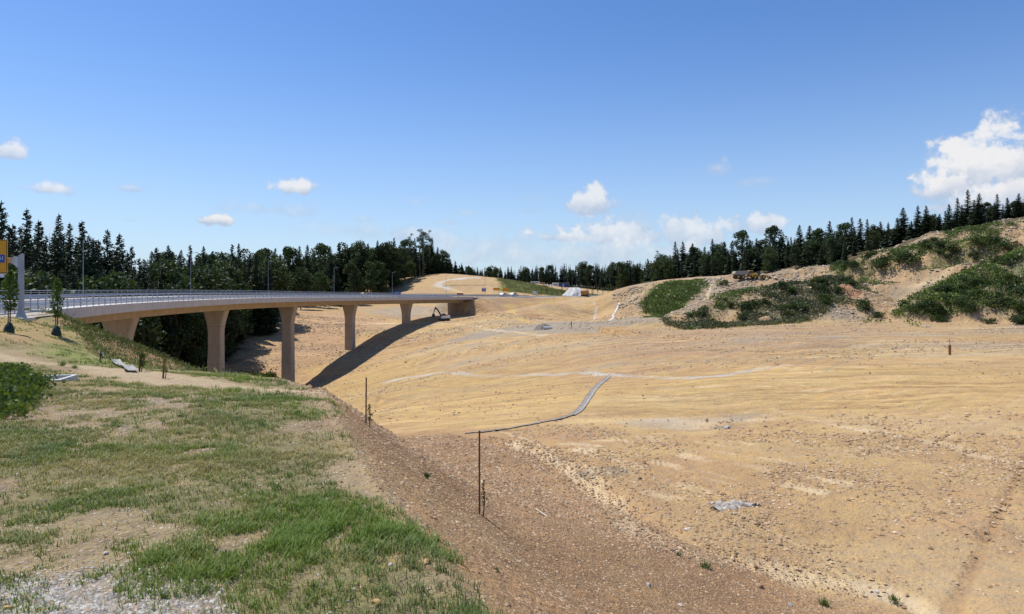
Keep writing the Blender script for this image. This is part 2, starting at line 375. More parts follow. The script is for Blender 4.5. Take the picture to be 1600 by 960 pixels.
# ------------------------------------------------------------------ ground sheet
SAND = np.array([.485, .328, .162]); PALE = np.array([.575, .445, .275]); BROWN = np.array([.425, .262, .137]); OCHRE = np.array([.50, .335, .135])
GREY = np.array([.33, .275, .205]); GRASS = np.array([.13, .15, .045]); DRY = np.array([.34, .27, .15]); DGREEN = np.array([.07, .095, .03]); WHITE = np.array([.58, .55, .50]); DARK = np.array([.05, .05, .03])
def A(px, py): q = at(px, py); return (q[0], q[1])
def AL(L): return [A(*q) for q in L]
LINES = []      # colour lines drawn on the earth: (points, width, colour, strength, depth)
def mixc(C, c, f): return C * (1 - f[..., None]) + c * f[..., None]
def grass_mask(X, Y):
    """grassy cover of the viewer's bank, 0..1"""
    d, s, e = polydist(X, Y, CREST); t = np.where(s > 0, d, -d)
    g = sstep(.35, -.75, t + .9 * fbm(X, Y, 2.2, 91, 4))
    bare = .22 * sstep(7.5, 4, Y) * sstep(-4, -2, X) + .75 * fbm(X, Y, 1.25, 93, 5) + .55 * fbm(X, Y, 4.5, 94, 3) + .55 * fbm(X, Y, .40, 97, 3)
    g = g * sstep(.55, -.15, bare - .25 * sstep(2.5, .5, np.abs(t)))
    # gravel corner at the lower left, sandy track beyond the drain
    g = g * (1 - sstep(-.3, .35, inpoly(X, Y, [(-6.5, 1), (-1.9, 1), (-1.75, 4.2), (-2.3, 4.75), (-3.4, 5.2), (-4.6, 5.1), (-6.5, 5.2)]) + .25 * fbm(X, Y, .8, 95, 3)) * .85)
    dt = polydist(X, Y, PATHP)[0]
    g = g * sstep(1.2, 2.4, dt + .8 * fbm(X, Y, 2.5, 96, 3))
    return np.clip(g, 0, 1)
PATHP = [(-36,36),(-27,31),(-19,27.5),(-13.5,23.5),(-9.5,20),(-7,18.5),(-5,18)]
def paint(X, Y, Z):
    sh = X.shape; N1 = fbm(X, Y, 14, 101, 4); N2 = fbm(X, Y, 4, 103, 4); N3 = fbm(X, Y, 40, 105, 3)
    C = np.ones(sh + (3,)) * SAND
    C = mixc(C, OCHRE, np.clip(.35 * N3 + .1, 0, 1)); C = mixc(C, PALE, np.clip(.45 * N1 - .05, 0, 1)); C = mixc(C, BROWN, np.clip(-.65 * N1 + .45 * N2 - .02, 0, .85))
    STK = sstep(35, 55, Y) * (Y < 260); PEB = np.zeros(sh); VEG = np.zeros(sh)
    def poly(P, soft, c, k=1.0, nz=3.0, amp=None):
        nonlocal C
        f = sstep(-soft, soft, inpoly(X, Y, P) + (soft if amp is None else amp) * fbm(X, Y, nz, 107, 4)) * k
        C = mixc(C, np.asarray(c), f); return f
    rg = fbm(X * .35 + Y * .2, Y, 7, 141, 4); C = mixc(C, GREY * 1.05, np.clip(.9 * rg - .15, 0, .55) * sstep(60, 90, Y)); C = mixc(C, BROWN, np.clip(-1.1 * rg - .2, 0, .6) * sstep(30, 60, Y))
    poly([(12,96),(20,128),(45,134),(75,132),(60,104),(30,92)], 5, BROWN * .9 + .05, .55, 8)
    poly([(4,60),(14,78),(40,74),(60,60),(30,48),(10,50)], 4, OCHRE * .93, .5, 8)
    # yellow floor of the valley
    poly([(-45,140),(-30,150),(-5,108),(8,88),(6,60),(-3,46),(-20,72),(-40,110)], 5, OCHRE, .6)
    # grey gravel terrace
    G = poly([(-14,186),(40,212),(48,190),(34,152),(20,146),(2,160),(-18,176)], 2.5, GREY * 1.05, .9)
    STK = STK * (1 - .6 * G)
    poly([(-56,292),(-40,300),(-18,262),(-26,240),(-40,244),(-58,262)], 4, GREY * 1.1, .7)
    poly([(-95,360),(-95,385),(-40,385),(0,372),(25,352),(0,330),(-40,330),(-80,340)], 4, SAND * .93 + .02, .9)
    poly([(-6,335),(-8,372),(12,372),(32,352),(45,345),(30,330)], 2.5, GRASS * 1.4, .85)
    poly([(34,330),(48,350),(110,372),(110,350),(60,325)], 2.5, GRASS * 1.6, .6)
    poly([(44,300),(58,322),(80,310),(70,292)], 2.5, GRASS * 1.3, .9)
    poly([(-25,258),(20,306),(34,296),(22,262),(8,240),(-4,240)], 2.5, BROWN * 1.05 + .02, .55)
    # brown gravelly flank of the viewer's bank
    d, s, e = polydist(X, Y, CREST); t = np.where(s > 0, d, -d); dr = polydist(X, Y, RILL + [(20, 9)])
    ft = (1 - sstep(-.8, .8, np.where(dr[1] < 0, dr[0], -dr[0]) * 1.0 + .5 * fbm(X, Y, 2, 109, 3)) * 0)
    sd = dr[0] * np.where(dr[1] > 0, 1, -1)     # + on the viewer's side
    bank = sstep(-.9, .6, t + .7 * fbm(X, Y, 1.4, 111, 3)) * sstep(0.0, .9, -sd * -1 + .0) if False else sstep(-.3, .6, t) * sstep(-.9, 1.3, np.where((Y < 38), sd, 20 - t) + .9 * fbm(X, Y, 1.8, 110, 4)) * sstep(60, 44, Y) * sstep(24, 15, t + 3 * N2)
    C = mixc(C, BROWN * (1 + .25 * N2[..., None]) , np.clip(bank, 0, 1)); C = mixc(C, SAND * .95, np.clip(bank * sstep(.2, .9, fbm(X, Y, 3.1, 112, 4)) * .5, 0, 1))
    PEB = np.maximum(PEB, bank); STK = STK * (1 - bank)
    NF = sstep(0, 2, -sd) * (Y < 45) * (t > 0); PEB = np.maximum(PEB, .5 * NF * np.clip(.6 + .7 * N2, 0, 1))
    C = mixc(C, BROWN * 1.15, np.clip(NF * sstep(0, .9, fbm(X, Y, 3, 113, 4)) * .55, 0, 1))
    # plateau
    pl = sstep(.4, -.5, t) * (Y < 60)
    C = mixc(C, np.array([.42, .295, .17]), pl * .9); g = grass_mask(X, Y)
    C = mixc(C, DRY, pl * np.clip(.55 + .5 * N2, 0, 1) * .8); C = mixc(C, GRASS * 1.2, g * pl * .45); STK = STK * (1 - pl); PEB = np.maximum(PEB, pl * .45)
    gc = sstep(-.3, .35, inpoly(X, Y, [(-6.5, 1), (-1.9, 1), (-1.75, 4.2), (-2.3, 4.75), (-3.4, 5.2), (-4.6, 5.1), (-6.5, 5.2)]) + .25 * fbm(X, Y, .8, 95, 3))
    C = mixc(C, np.array([.42, .38, .32]), gc * .85); PEB = np.maximum(PEB, gc)
    dt = polydist(X, Y, PATHP)[0]; C = mixc(C, PALE * .92, pl * sstep(1.8, .6, dt + .5 * N2) * .85)
    # flank under the gantry
    em = inpoly(X, Y, [(-50,52),(-34,51),(-23,38),(-15,29),(-20,30),(-28,37),(-38,45)])
    C = mixc(C, GRASS * 1.5 + [.03, .03, 0], sstep(-.5, 1.5, em + 1.2 * N2) * .75)
    C = mixc(C, BROWN * 1.2, sstep(-1, 1, inpoly(X, Y, [(-40,52),(-33,50),(-27,41),(-25,34),(-40,40)]) + N2) * .6)
    es = (s > 0) * sstep(-.5, 1, d) * sstep(16, 10, d) * sstep(-11, -16, X) * (Y < 80)
    C = mixc(C, BROWN * .85, es * .8); C = mixc(C, GRASS * 1.3, es * np.clip(.4 + .7 * N2, 0, .9)); PEB = np.maximum(PEB, es * .6)
    # pit right of the road: left slope behind the piers
    C = mixc(C, BROWN * 1.05 + .03, sstep(-3, 6, inpoly(X, Y, [(-78,250),(-60,262),(-45,238),(-45,200),(-52,172),(-66,160),(-74,200)]) + 4 * N1) * .75)
    # the forest floor
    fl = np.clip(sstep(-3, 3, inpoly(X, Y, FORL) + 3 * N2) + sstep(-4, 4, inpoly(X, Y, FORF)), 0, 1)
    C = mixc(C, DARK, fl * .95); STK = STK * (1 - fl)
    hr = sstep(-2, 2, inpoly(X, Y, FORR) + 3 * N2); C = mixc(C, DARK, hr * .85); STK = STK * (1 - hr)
    # right-hand hills
    hill = sstep(-8.2, -6.0, Z) * sstep(30, 44, X) * sstep(128, 140, Y) * (1 - sstep(300, 310, Y))
    hill = np.maximum(hill, sstep(-7.0, -6.0, Z) * sstep(76, 84, X) * sstep(122, 127, Y) * (Y < 300))
    STK = STK * (1 - hill); vg = veg_mask(X, Y, Z)
    C = mixc(C, np.array([.36, .245, .14]) * (1 + .25 * fbm(X, Y, 2, 142, 4)[..., None]), hill * (1 - hr) * .85)
    C = mixc(C, PALE * .95, hill * (1 - hr) * np.clip(fbm(X, Y, 8, 115, 4) * .9, 0, .8)); C = mixc(C, GREY * .9, hill * (1 - hr) * np.clip(fbm(X, Y, 11, 116, 4) * .9, 0, .7))
    cl = sstep(5, 1, polydist(X, Y, CLIFF)[0] + 2 * N2) * sstep(94, 100, X); C = mixc(C, np.array([.52, .35, .19]), cl * .8)
    lowcut = hill * sstep(-4.3, -5.2, Z) * sstep(78, 84, X) * (Y < 150); C = mixc(C, np.array([.50, .33, .18]), np.clip(lowcut, 0, 1) * .8)
    C = mixc(C, np.array([.13, .13, .06]), hill * vg * .7)
    C = mixc(C, np.array([.15, .19, .05]) * (1 + .3 * fbm(X, Y, 2, 180, 3)[..., None]), sstep(-1.5, 2, inpoly(X, Y, GREENP) + 2.5 * N2) * .8)
    C = mixc(C, GREY * 1.1, sstep(-1.5, 2, inpoly(X, Y, [(66,239),(72,239),(76,215),(66,208),(58,216)]) + 1.5 * N2) * .6)
    # painted lines: tracks, pale spills, ditches
    DZ = np.zeros(sh)
    for P, w, c, k, dep in LINES:
        P_ = np.array(P); pad = w * 4 + 1
        mm = (X > P_[:, 0].min() - pad) & (X < P_[:, 0].max() + pad) & (Y > P_[:, 1].min() - pad) & (Y < P_[:, 1].max() + pad)
        if not mm.any(): continue
        x = X[mm]; y = Y[mm]; dd = polydist(x, y, P)[0] + w * .5 * fbm(x, y, max(w * 3, .6), 120, 3)
        f = sstep(w * 1.2, w * .25, dd) * k * np.clip(.85 + .5 * fbm(x, y, 5, 121, 3), 0, 1)
        C[mm] = C[mm] * (1 - f[:, None]) + np.asarray(c) * f[:, None]
        if dep: DZ[mm] += -dep * np.exp(-(dd / (w * .7)) ** 2)
        STK[mm] *= 1 - .5 * f
    far = sstep(60, 110, Y)
    return C, STK, PEB, far, DZ
FORL = [(-66,60),(-70,100),(-73,140),(-78,190),(-90,240),(-100,300),(-96,372),(-70,390),(-40,388),(-18,382),(-5,378),(20,420),(-200,520),(-420,420),(-420,40),(-120,20)]
FORF = [(-20,455),(30,470),(60,400),(100,385),(140,400),(420,420),(420,900),(-420,900),(-420,480)]
FORR = [(52,247),(60,255),(86,247),(104,241),(118,225),(137,210),(156,208),(200,206),(300,190),(420,300),(420,420),(120,392),(90,330),(58,300)]
GREENP = [(50,236),(64,240),(70,240),(64,228),(52,212),(44,208),(44,224)]
def veg_mask(X, Y, Z):
    """scrub on the right-hand mounds"""
    n = fbm(X, Y, 10, 131, 4); n2 = fbm(X, Y, 3.5, 132, 4)
    a = sstep(-1.5, 1.5, inpoly(X, Y, HEAP) + 2.5 * n2)
    b = sstep(-2, 2, inpoly(X, Y, SHOULDER) + 3 * n) * sstep(-5.3, -4.4, Z + 1.0 * n2 + .10 * np.clip(100 - X, 0, 22))
    c = sstep(-3, 3, inpoly(X, Y, UPPER) + 6 * n) * sstep(-.25, .3, n + .5 * n2)
    d = sstep(-2, 2, inpoly(X, Y, [(36,142),(40,150),(60,178),(72,200),(84,214),(80,196),(60,170),(44,150),(36,138)]) + 2 * n2) * .8
    e = sstep(-2, 2, inpoly(X, Y, [(44,224),(52,234),(62,230),(74,216),(62,196),(46,188),(42,205)]) + 4 * n) * sstep(-.3, .4, n2 + .3 * n) * .7
    return np.clip(np.maximum.reduce([a, b, c, d, e]), 0, 1)
HEAP = [(25,131),(29,141),(33,150),(46,160),(46,150),(58,160),(66,174),(76,190),(92,200),(104,194),(99,184),(90,174),(80,162),(70,153),(56,143),(42,135)]
SHOULDER = [(74,140),(79,149),(88,152),(92,154),(104,160),(122,160),(150,160),(150,122),(104,120),(86,124)]
UPPER = [(98,200),(108,222),(122,212),(137,205),(158,203),(180,190),(165,176),(138,178),(118,188),(106,190)]
def build_ground():
    pale = PALE * 1.05
    def L(pts, w, c, k=.8, dep=0.0): LINES.append(([tuple(p) for p in cat([(*A(*q), 0) for q in pts], 6)], w, c, k, dep))
    # drawn through places seen on the ground
    L([(800,692),(850,712),(890,735),(925,765),(960,800),(1010,840),(1090,868)], .6, PALE * 1.2, 1, .1)
    L([(1100,868),(1200,890),(1330,912),(1430,945),(1500,975)], .6, PALE * 1.15, .9, .08)
    L([(770,672),(830,690),(900,728),(960,760)], .22, pale, .7, .06)
    L([(1265,655),(1330,668),(1400,680),(1470,695),(1530,712),(1600,728)], .55, PALE * 1.1, .75, .04)
    L([(1210,640),(1290,655),(1380,670)], .4, pale, .6)
    L([(600,598),(640,590),(700,582),(760,588),(830,586),(900,583),(950,586)], .9, WHITE * .9, .75, .0)
    L([(950,586),(1010,589),(1060,591),(1120,588),(1170,580),(1230,570)], .8, WHITE * .85, .7, .0)
    L([(660,592),(720,570),(760,552),(800,538),(840,524)], 1.0, GREY * 1.1, .6, .08)
    L([(480,580),(560,578),(640,566),(700,548),(750,530),(800,522),(830,520)], 1.6, OCHRE * 1.12, .7, .1)
    L([(600,575),(680,556),(740,534),(790,521)], .5, BROWN, .5, .08)
    L([(640,512),(700,506),(760,514),(820,521),(850,524)], 1.2, PALE * 1.1, .8)
    L([(560,508),(600,506),(650,505),(690,503)], 1.0, PALE * 1.15, .7)
    L([(795,478),(800,488),(815,500),(850,508)], 2.0, OCHRE * 1.15, .9)
    L([(790,481),(830,474),(870,469),(915,463)], 1.8, OCHRE * 1.2, .8)
    L([(928,474),(932,482),(930,492),(928,500)], .55, WHITE * 1.05, 1)
    for dx in (0, 9, 16, 24): L([(868 + dx, 532), (858 + dx, 546), (862 + dx, 562), (878 + dx, 574)], .35, BROWN * 1.1, .5, .06)
    for k in range(9):
        y0 = 600 + k * 7 + random.uniform(-2, 2)
        L([(480 + k * 18, y0), (600, y0 + 3), (700, y0 + 1), (800 + 8 * k, y0 - 4)], .42, (BROWN * .85 if k % 2 else OCHRE * 1.05), .7, .06)
    for k in range(16):     # long curving passes of the machines up the field
        x0 = 960 + k * 34; y0 = 640 + k * 3
        c = BROWN * 1.1 if k % 2 else PALE
        L([(x0 - 120, y0 + 20), (x0 + 60, y0 - 6), (x0 + 230, 606 - k * 1.5), (x0 + 420, 583 - k * 1.5)], random.uniform(.12, .35), c, random.uniform(.15, .4), .05)
    for k in range(34):     # short scrapes and spills all over the graded field
        x0 = random.uniform(760, 1560); y0 = random.uniform(530, 690); ln = random.uniform(40, 170); dy = random.uniform(-.12, .04) * ln
        L([(x0, y0), (x0 + ln * .5, y0 + dy * .5 + random.uniform(-2, 2)), (x0 + ln, y0 + dy)], random.uniform(.12, .5), random.choice([BROWN, BROWN * .85, PALE, PALE, GREY, OCHRE]), random.uniform(.45, .85), .05)
    for k in range(14):
        x0 = 900 + k * 30
        L([(x0, 580), (x0 + 40, 562), (x0 + 110, 545), (x0 + 190, 531)], .4, (GREY if k % 2 else BROWN), .45, .08)
    for k in range(10):
        y0 = 532 + 4.2 * k
        L([(1330, y0 + 4), (1430, y0), (1530, y0 + 1), (1610, y0 + 3)], .45, (PALE * 1.05 if k % 2 else BROWN * 1.2), .5, .05)
    for k in range(7): L([(1500 - 6 * k, 960), (1540 - 3 * k, 860), (1585 + k, 760 - 4 * k), (1610, 700)], .14, BROWN * .9, .5, .05) if k in (1, 4) else None
    for k in range(20):     # wheel ruts in pairs on the near field
        x0 = random.uniform(860, 1500); y0 = random.uniform(655, 880); ln = random.uniform(90, 330); sl = random.choice([-.22, -.12, .05, .16, .28, .5]) ; g_ = random.uniform(7, 12) * (y0 - 452) / 230
        c = random.choice([BROWN * .9, BROWN, PALE * 1.05, PALE]); k_ = random.uniform(.35, .7); bow = random.uniform(-8, 8)
        if y0 + sl * ln > 940 or x0 + ln > 1640 or x0 - 860 < (y0 - 700) * 2.3: continue
        for off in (0, g_): L([(x0, y0 + off), (x0 + ln * .5, y0 + sl * ln * .5 + bow + off), (x0 + ln, y0 + sl * ln + off)], .13, c, k_, .035)
    # puddled clay
    for (x, y, w, c) in [(1030,662,2.2,GREY*1.25),(1080,664,2.0,PALE),(1130,655,1.6,GREY*1.2),(1165,650,1.3,GREY),(1190,655,1.0,PALE),(1090,672,.7,BROWN*.8),(1135,668,.7,GREY*.7),(935,738,.9,GREY*.8),(1290,528,2,GREY*1.1),(1180,530,3,GREY*1.1)]:
        a = A(x - 14, y); b_ = A(x + 18, y - 1); LINES.append(([a, b_], w, c, .8, .05))
    # the whitish dirt road on the far hill and the dark bank beside it
    LINES.append(([(-18.5,366),(-25,364),(-34,358),(-39,352),(-38,345),(-32,339),(-26,334)], 2.2, WHITE * 1.0, .9, 0))
    LINES.append(([(-30,337),(-22,330),(-15,322),(-10,312)], 2.4, OCHRE * 1.2, .9, 0))
    LINES.append(([(-35,345),(-20,347),(-8,350)], 1.0, DARK * 2, .8, .5))
    # dozer track up the heap
    LINES.append(([(44,143),(48,150),(55,160),(64,178),(72,192),(84,205),(92,214)], 1.5, SAND * .98, .9, .15))
    LINES.append(([(41,143),(46,152)], 2.2, SAND * .8, .8, .1))
    LINES.append(([(70,238),(67,226),(63,217)], .8, PALE * 1.1, .9, .2))
    # cleat prints of the bulldozer
    for (ax, ay, bx, by, n) in [(893,706,935,704,11),(848,716,880,722,9),(948,686,990,694,10),(905,696,940,699,9),(1060,712,1110,722,12),(1140,725,1200,738,14),(1220,760,1290,775,14),(1330,700,1395,712,12),(900,728,950,742,10),(1000,770,1060,786,12),(1080,690,1130,700,10),(830,700,862,712,8),(1010,722,1060,735,12),(990,640+40,1020,684,7)]:
        a = np.array(A(ax, ay)); b_ = np.array(A(bx, by)); dr = (b_ - a) / max(1e-6, np.hypot(*(b_ - a))); pr = np.array([-dr[1], dr[0]])
        for k in range(n):
            c = a + (b_ - a) * k / n
            for off in (0, 1.9): LINES.append(([tuple(c + pr * off + dr * .05), tuple(c + pr * (off + .6) - dr * .05)], .085, PALE * 1.15, .75, -.02))
    us = np.concatenate([np.linspace(-2.6, -.82, 70)[:-1], np.linspace(-.82, .86, 1150), np.linspace(.86, 2.6, 70)[1:]])
    ys = [-12.0]
    while ys[-1] < 2500:
        y = ys[-1]
        dy = .35 if y < 2.2 else (.0085 * max(y, 4) if y < 110 else (.95 if y < 262 else (1.6 if y < 400 else .03 * y)))
        ys.append(y + dy)
    ys = np.array(ys); Yg, Ug = np.meshgrid(ys, us, indexing='ij'); Xg = Ug * (Yg + 14.5 * np.exp(-np.maximum(Yg, 0) / 60))
    Z = height(Xg, Yg)
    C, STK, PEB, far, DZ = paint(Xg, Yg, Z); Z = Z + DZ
    r, c = Xg.shape; idx = np.arange(r * c).reshape(r, c)
    Q = np.stack([idx[:-1, :-1], idx[:-1, 1:], idx[1:, 1:], idx[1:, :-1]], -1).reshape(-1, 4)
    V = np.stack([Xg, Yg, Z], -1).reshape(-1, 3)
    M = np.stack([STK, PEB, far], -1).reshape(-1, 3)
    print('ground', V.shape)
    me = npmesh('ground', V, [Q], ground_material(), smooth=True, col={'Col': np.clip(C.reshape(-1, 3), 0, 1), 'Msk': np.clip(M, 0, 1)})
    tag(link('ground', me), kind='structure')
build_ground()

# ------------------------------------------------------------------ camera, sun, sky
cam = bpy.data.cameras.new('camera'); co = link('camera', cam); cam.sensor_width = 36; cam.lens = 36 * F / 1600
co.location = (0, 0, 0); co.rotation_euler = (math.radians(90), 0, 0); cam.shift_y = -28 / 1600; cam.clip_end = 6000; cam.clip_start = .05
sc.camera = co
SUN_EL = math.radians(63); SAZ = math.atan2(-.86, .5)     # azimuth from +Y towards +X
sdir = Vector((math.sin(SAZ) * math.cos(SUN_EL), math.cos(SAZ) * math.cos(SUN_EL), math.sin(SUN_EL)))
sun = bpy.data.lights.new('sun', 'SUN'); sun.energy = 5.2; sun.angle = math.radians(.53); sun.color = (1, .955, .88)
so = link('sun', sun); so.rotation_euler = sdir.to_track_quat('Z', 'Y').to_euler()
def build_world():
    w = bpy.data.worlds.new('World'); sc.world = w; w.use_nodes = True; N = NT(w.node_tree); nt = w.node_tree
    bg = nt.nodes['Background']; out = nt.nodes['World Output']
    sky = N.n('ShaderNodeTexSky'); sky.sky_type = 'NISHITA'; sky.sun_disc = False; sky.sun_elevation = SUN_EL; sky.sun_rotation = SAZ
    sky.air_density = 1.0; sky.dust_density = .5; sky.ozone_density = 2.5; sky.altitude = 300
    hs = N.n('ShaderNodeHueSaturation', i_Saturation=1.12, i_Value=1.0, i_Color=sky.outputs[0])
    tc = N.n('ShaderNodeTexCoord').outputs['Generated']
    sp = N.n('ShaderNodeSeparateXYZ'); nt.links.new(tc, sp.inputs[0])
    tint = N.mix(1.0, hs.outputs[0], (.96, 1.14, 1.42, 1), 'MULTIPLY')
    haze = N.math('MULTIPLY', N.math('POWER', N.mapr(sp.outputs[2], 0, .42, 1, 0), 2.2), .8)   # humid summer air low over the woods
    nt.links.new(N.mix(haze, tint, (5.7, 7.1, 8.5, 1)), bg.inputs[0]); bg.inputs[1].default_value = .105
    az = N.math('ARCTAN2', sp.outputs[0], sp.outputs[1]); el = N.math('ARCSINE', sp.outputs[2])
    n_big = N.mapr(N.noise(tc, 13, 7, .6), .25, .75, -1, 1); n_fine = N.mapr(N.noise(tc, 45, 6, .6), .25, .75, -1, 1)
    nn = N.math('MULTIPLY_ADD', n_fine, .55, n_big)
    # clouds: photograph place (x, y), half width, height above, height below, density
    CL_ = [(18,241,34,17,9,.8),(80,296,34,13,9,.8),(52,294,24,5,4,.5),(206,296,26,6,5,.5),(198,345,22,5,4,.35),(344,345,30,9,7,.95),(450,294,36,14,8,.9),(480,292,22,8,7,.6),
        (420,328,90,13,11,.45),(568,343,22,6,5,.35),(652,318,14,9,7,.3),(700,348,26,5,5,.35),(728,334,30,8,6,.4),(925,318,30,21,16,.85),(905,312,14,8,8,.6),(880,372,48,15,9,.8),(955,370,50,22,18,.75),(1000,362,40,20,16,.6),(1075,368,66,24,22,.72),(1190,352,30,13,14,.75),(1148,355,14,10,9,.6),(1152,340,11,5,4,.5),
        (1118,265,26,12,11,.6),(1132,250,10,12,8,.5),(1185,285,36,8,7,.28),(700,378,26,16,26,.45),(780,388,80,24,26,.5),(640,366,66,13,14,.5),(920,400,230,34,22,.62),(560,360,90,12,14,.3),(1515,270,66,44,42,1.15),(1580,255,70,54,52,1.3),(1470,296,58,30,22,1.0),(1432,302,26,16,14,.8),(1560,314,110,30,24,.8),(1360,385,90,24,24,.25),(90,360,70,10,12,.22),(830,312,24,6,5,.2),(830,330,24,6,5,.2)]
    mask = None; lit = None
    for (x, y, hw, hu, hd, dn) in CL_:
        a = math.atan2(x - 800, F); e = math.atan2(HZ - y, math.hypot(F, x - 800)); k = math.cos(a) / F
        dx = N.math('DIVIDE', N.math('SUBTRACT', az, a), hw * k * math.cos(a))
        dy = N.math('SUBTRACT', el, e)
        dyn = N.math('MAXIMUM', N.math('DIVIDE', dy, hu * k * 1.15), N.math('DIVIDE', dy, -hd * k * 1.05))
        d = N.math('SQRT', N.math('ADD', N.math('MULTIPLY', dx, dx), N.math('MULTIPLY', dyn, dyn)))
        v = N.math('MULTIPLY', N.math('SUBTRACT', 1.52, d), 1.0)
        v = N.math('MULTIPLY_ADD', nn, .88, v); soft = .95 if dn > .7 else 1.7
        v = N.math('MULTIPLY', N.mapr(v, .25, .25 + soft * .75, 0, 1, True), min(1, dn) )
        l = N.math('MULTIPLY', v, N.mapr(dy, -hd * k, hu * k * .6, .0, 1))
        mask = v if mask is None else N.math('MAXIMUM', mask, v); lit = l if lit is None else N.math('MAXIMUM', lit, l)
    mask = N.math('MULTIPLY', mask, N.mapr(sp.outputs[2], 0, .02))
    shade = N.math('MULTIPLY_ADD', N.mapr(N.noise(tc, 30, 5, .6), .35, .65, -1, 1), .22, lit)
    cc = N.mix(N.mapr(shade, .1, .75), (.56, .66, .83, 1), (.98, .98, 1.0, 1))
    bg2 = N.n('ShaderNodeBackground', i_Color=cc, i_Strength=.88)
    mx = N.n('ShaderNodeMixShader', i_0=mask); nt.links.new(bg.outputs[0], mx.inputs[1]); nt.links.new(bg2.outputs[0], mx.inputs[2])
    nt.links.new(mx.outputs[0], out.inputs[0])
    w.cycles.sampling_method = 'MANUAL'; w.cycles.sample_map_resolution = 512
build_world()
sc.view_settings.view_transform = 'Standard'; sc.view_settings.look = 'None'; sc.view_settings.exposure = 0
sc.cycles.max_bounces = 5; sc.cycles.diffuse_bounces = 3; sc.cycles.transparent_max_bounces = 4
# ------------------------------------------------------------------ bridge and road
def sweep(secs, s0, s1, step, mats, name, parent=None, dz=0.0, smooth=False):
    """secs: list of (profile [(t, z)], material index); t from near edge towards the far side"""
    n = max(2, int((s1 - s0) / step) + 1); ss = np.linspace(s0, s1, n); V = []; Fq = []; mi = []
    for prof, m in secs:
        k = len(prof); base = len(V)
        for s in ss:
            p, d, r = cl_at(s); cr = cross(p.y)
            for t, z in prof:
                q = p + r * (6 - t); V.append((q.x, q.y, p.z + z + max(0, min(t, 12)) * cr * (1 if z > -1.2 else .6) + dz))
        closed = prof[0] == prof[-1]
        for i in range(n - 1):
            for j in range(k - 1):
                a = base + i * k + j; Fq.append((a, a + 1, a + k + 1, a + k)); mi.append(m)
        if closed:
            Fq.append(tuple(base + j for j in range(k - 1))); mi.append(m); Fq.append(tuple(base + (n - 1) * k + j for j in range(k - 2, -1, -1))); mi.append(m)
    me = bpy.data.meshes.new(name); me.from_pydata(V, [], Fq)
    for m in mats: me.materials.append(m)
    me.polygons.foreach_set('material_index', mi); me.update()
    import bmesh
    bm = bmesh.new(); bm.from_mesh(me); bmesh.ops.recalc_face_normals(bm, faces=bm.faces); bm.to_mesh(me); bm.free()
    return link(name, me, parent)
def rect(t0, t1, z0, z1): return [(t0, z0), (t1, z0), (t1, z1), (t0, z1), (t0, z0)]
def concrete(name, c1, c2, bands=True, stain=.5):
    m, N, b = newmat(name, .85, 0, .25)
    P = N.n('ShaderNodeNewGeometry').outputs['Position']; sx = N.n('ShaderNodeSeparateXYZ'); N.nt.links.new(P, sx.inputs[0])
    f = N.mapr(N.noise(P, .8, 6, .65), .3, .7); c = N.mix(f, c1, c2)
    st = N.mapr(N.noise(N.mapping(P, (2.2, 2.2, .12)), 1.0, 5, .6), .45, .75)
    c = N.mix(N.math('MULTIPLY', st, stain * .5), c, tuple(x * .6 for x in c1))
    if bands:
        fr = N.math('FRACT', N.math('DIVIDE', sx.outputs[2], 3.6)); ln = N.math('COMPARE', fr, .02, .012)
        c = N.mix(N.math('MULTIPLY', ln, .6), c, tuple(x * .55 for x in c1))
        pn = N.n('ShaderNodeTexWhiteNoise', noise_dimensions='1D', i_W=N.math('FLOOR', N.math('DIVIDE', sx.outputs[2], 3.6))).outputs[0]
        c = N.mix(N.math('MULTIPLY', pn, .16), c, tuple(x * .8 for x in c1))
    N.nt.links.new(c, b.inputs['Base Color'])
    bp = N.n('ShaderNodeBump', i_Strength=.25, i_Distance=.02, i_Height=N.noise(P, 9, 5, .6)); N.nt.links.new(bp.outputs[0], b.inputs['Normal'])
    return m
CONC = concrete('pier_concrete', (.40, .325, .25), (.48, .40, .31)); CONCL = concrete('edge_concrete', (.50, .46, .42), (.58, .53, .49), False, .8)
BEAM = concrete('beam_concrete', (.38, .29, .20), (.48, .37, .26), False, .9); WALKW = concrete('walkway_concrete', (.60, .57, .54), (.68, .65, .62), False, .2)
ASPH = simple('asphalt', (.10, .10, .105), (.14, .14, .145), 1.5, .9, 0, .2, 30)
PAINT = simple('road_paint', (.7, .7, .68), (.55, .55, .53), 2, .7)
STEEL = simple('galvanised_steel', (.42, .43, .45), (.52, .53, .55), 2, .45, .6)
STEELD = simple('grey_steel', (.30, .31, .33), (.38, .39, .41), 2, .5, .5)
DARKM = simple('dark_rubber', (.02, .02, .02), (.035, .035, .035), 4, .6)
BLACKP = simple('dark_panel', (.012, .014, .02), (.02, .024, .034), 3, .5)
bridge = empty('road_bridge', (-48, 55, -4)); tag(bridge, 'long curving concrete road bridge on tall flared piers across the bare valley', 'bridge')
_bo = Vector(bridge.location)
def bl(o):            # child built in world coordinates
    o.parent = bridge; o.matrix_parent_inverse.identity(); o.location = Vector(o.location) - _bo; return o
deck = bl(sweep([(rect(.0, 12, -.42, -.02), 0)], S_A, S_B, 3, [CONCL], 'deck'))
o = sweep([([(1.75, -.012), (10.6, -.012)], 0)], S_A, S_B, 3, [ASPH], 'road_surface'); bl(o)
o = sweep([([(1.95, -.004), (2.1, -.004)], 0), ([(10.25, -.004), (10.4, -.004)], 0), ([(6.1, -.004), (6.24, -.004)], 0)], S_A, S_B, 3, [PAINT], 'lane_marking'); bl(o)
for (a, b_) in ((.12, 1.7), (10.65, 11.88)):
    bl(sweep([(rect(a, b_, -.015, .14), 0)], S_A, S_B, 3, [WALKW], 'walkway'))
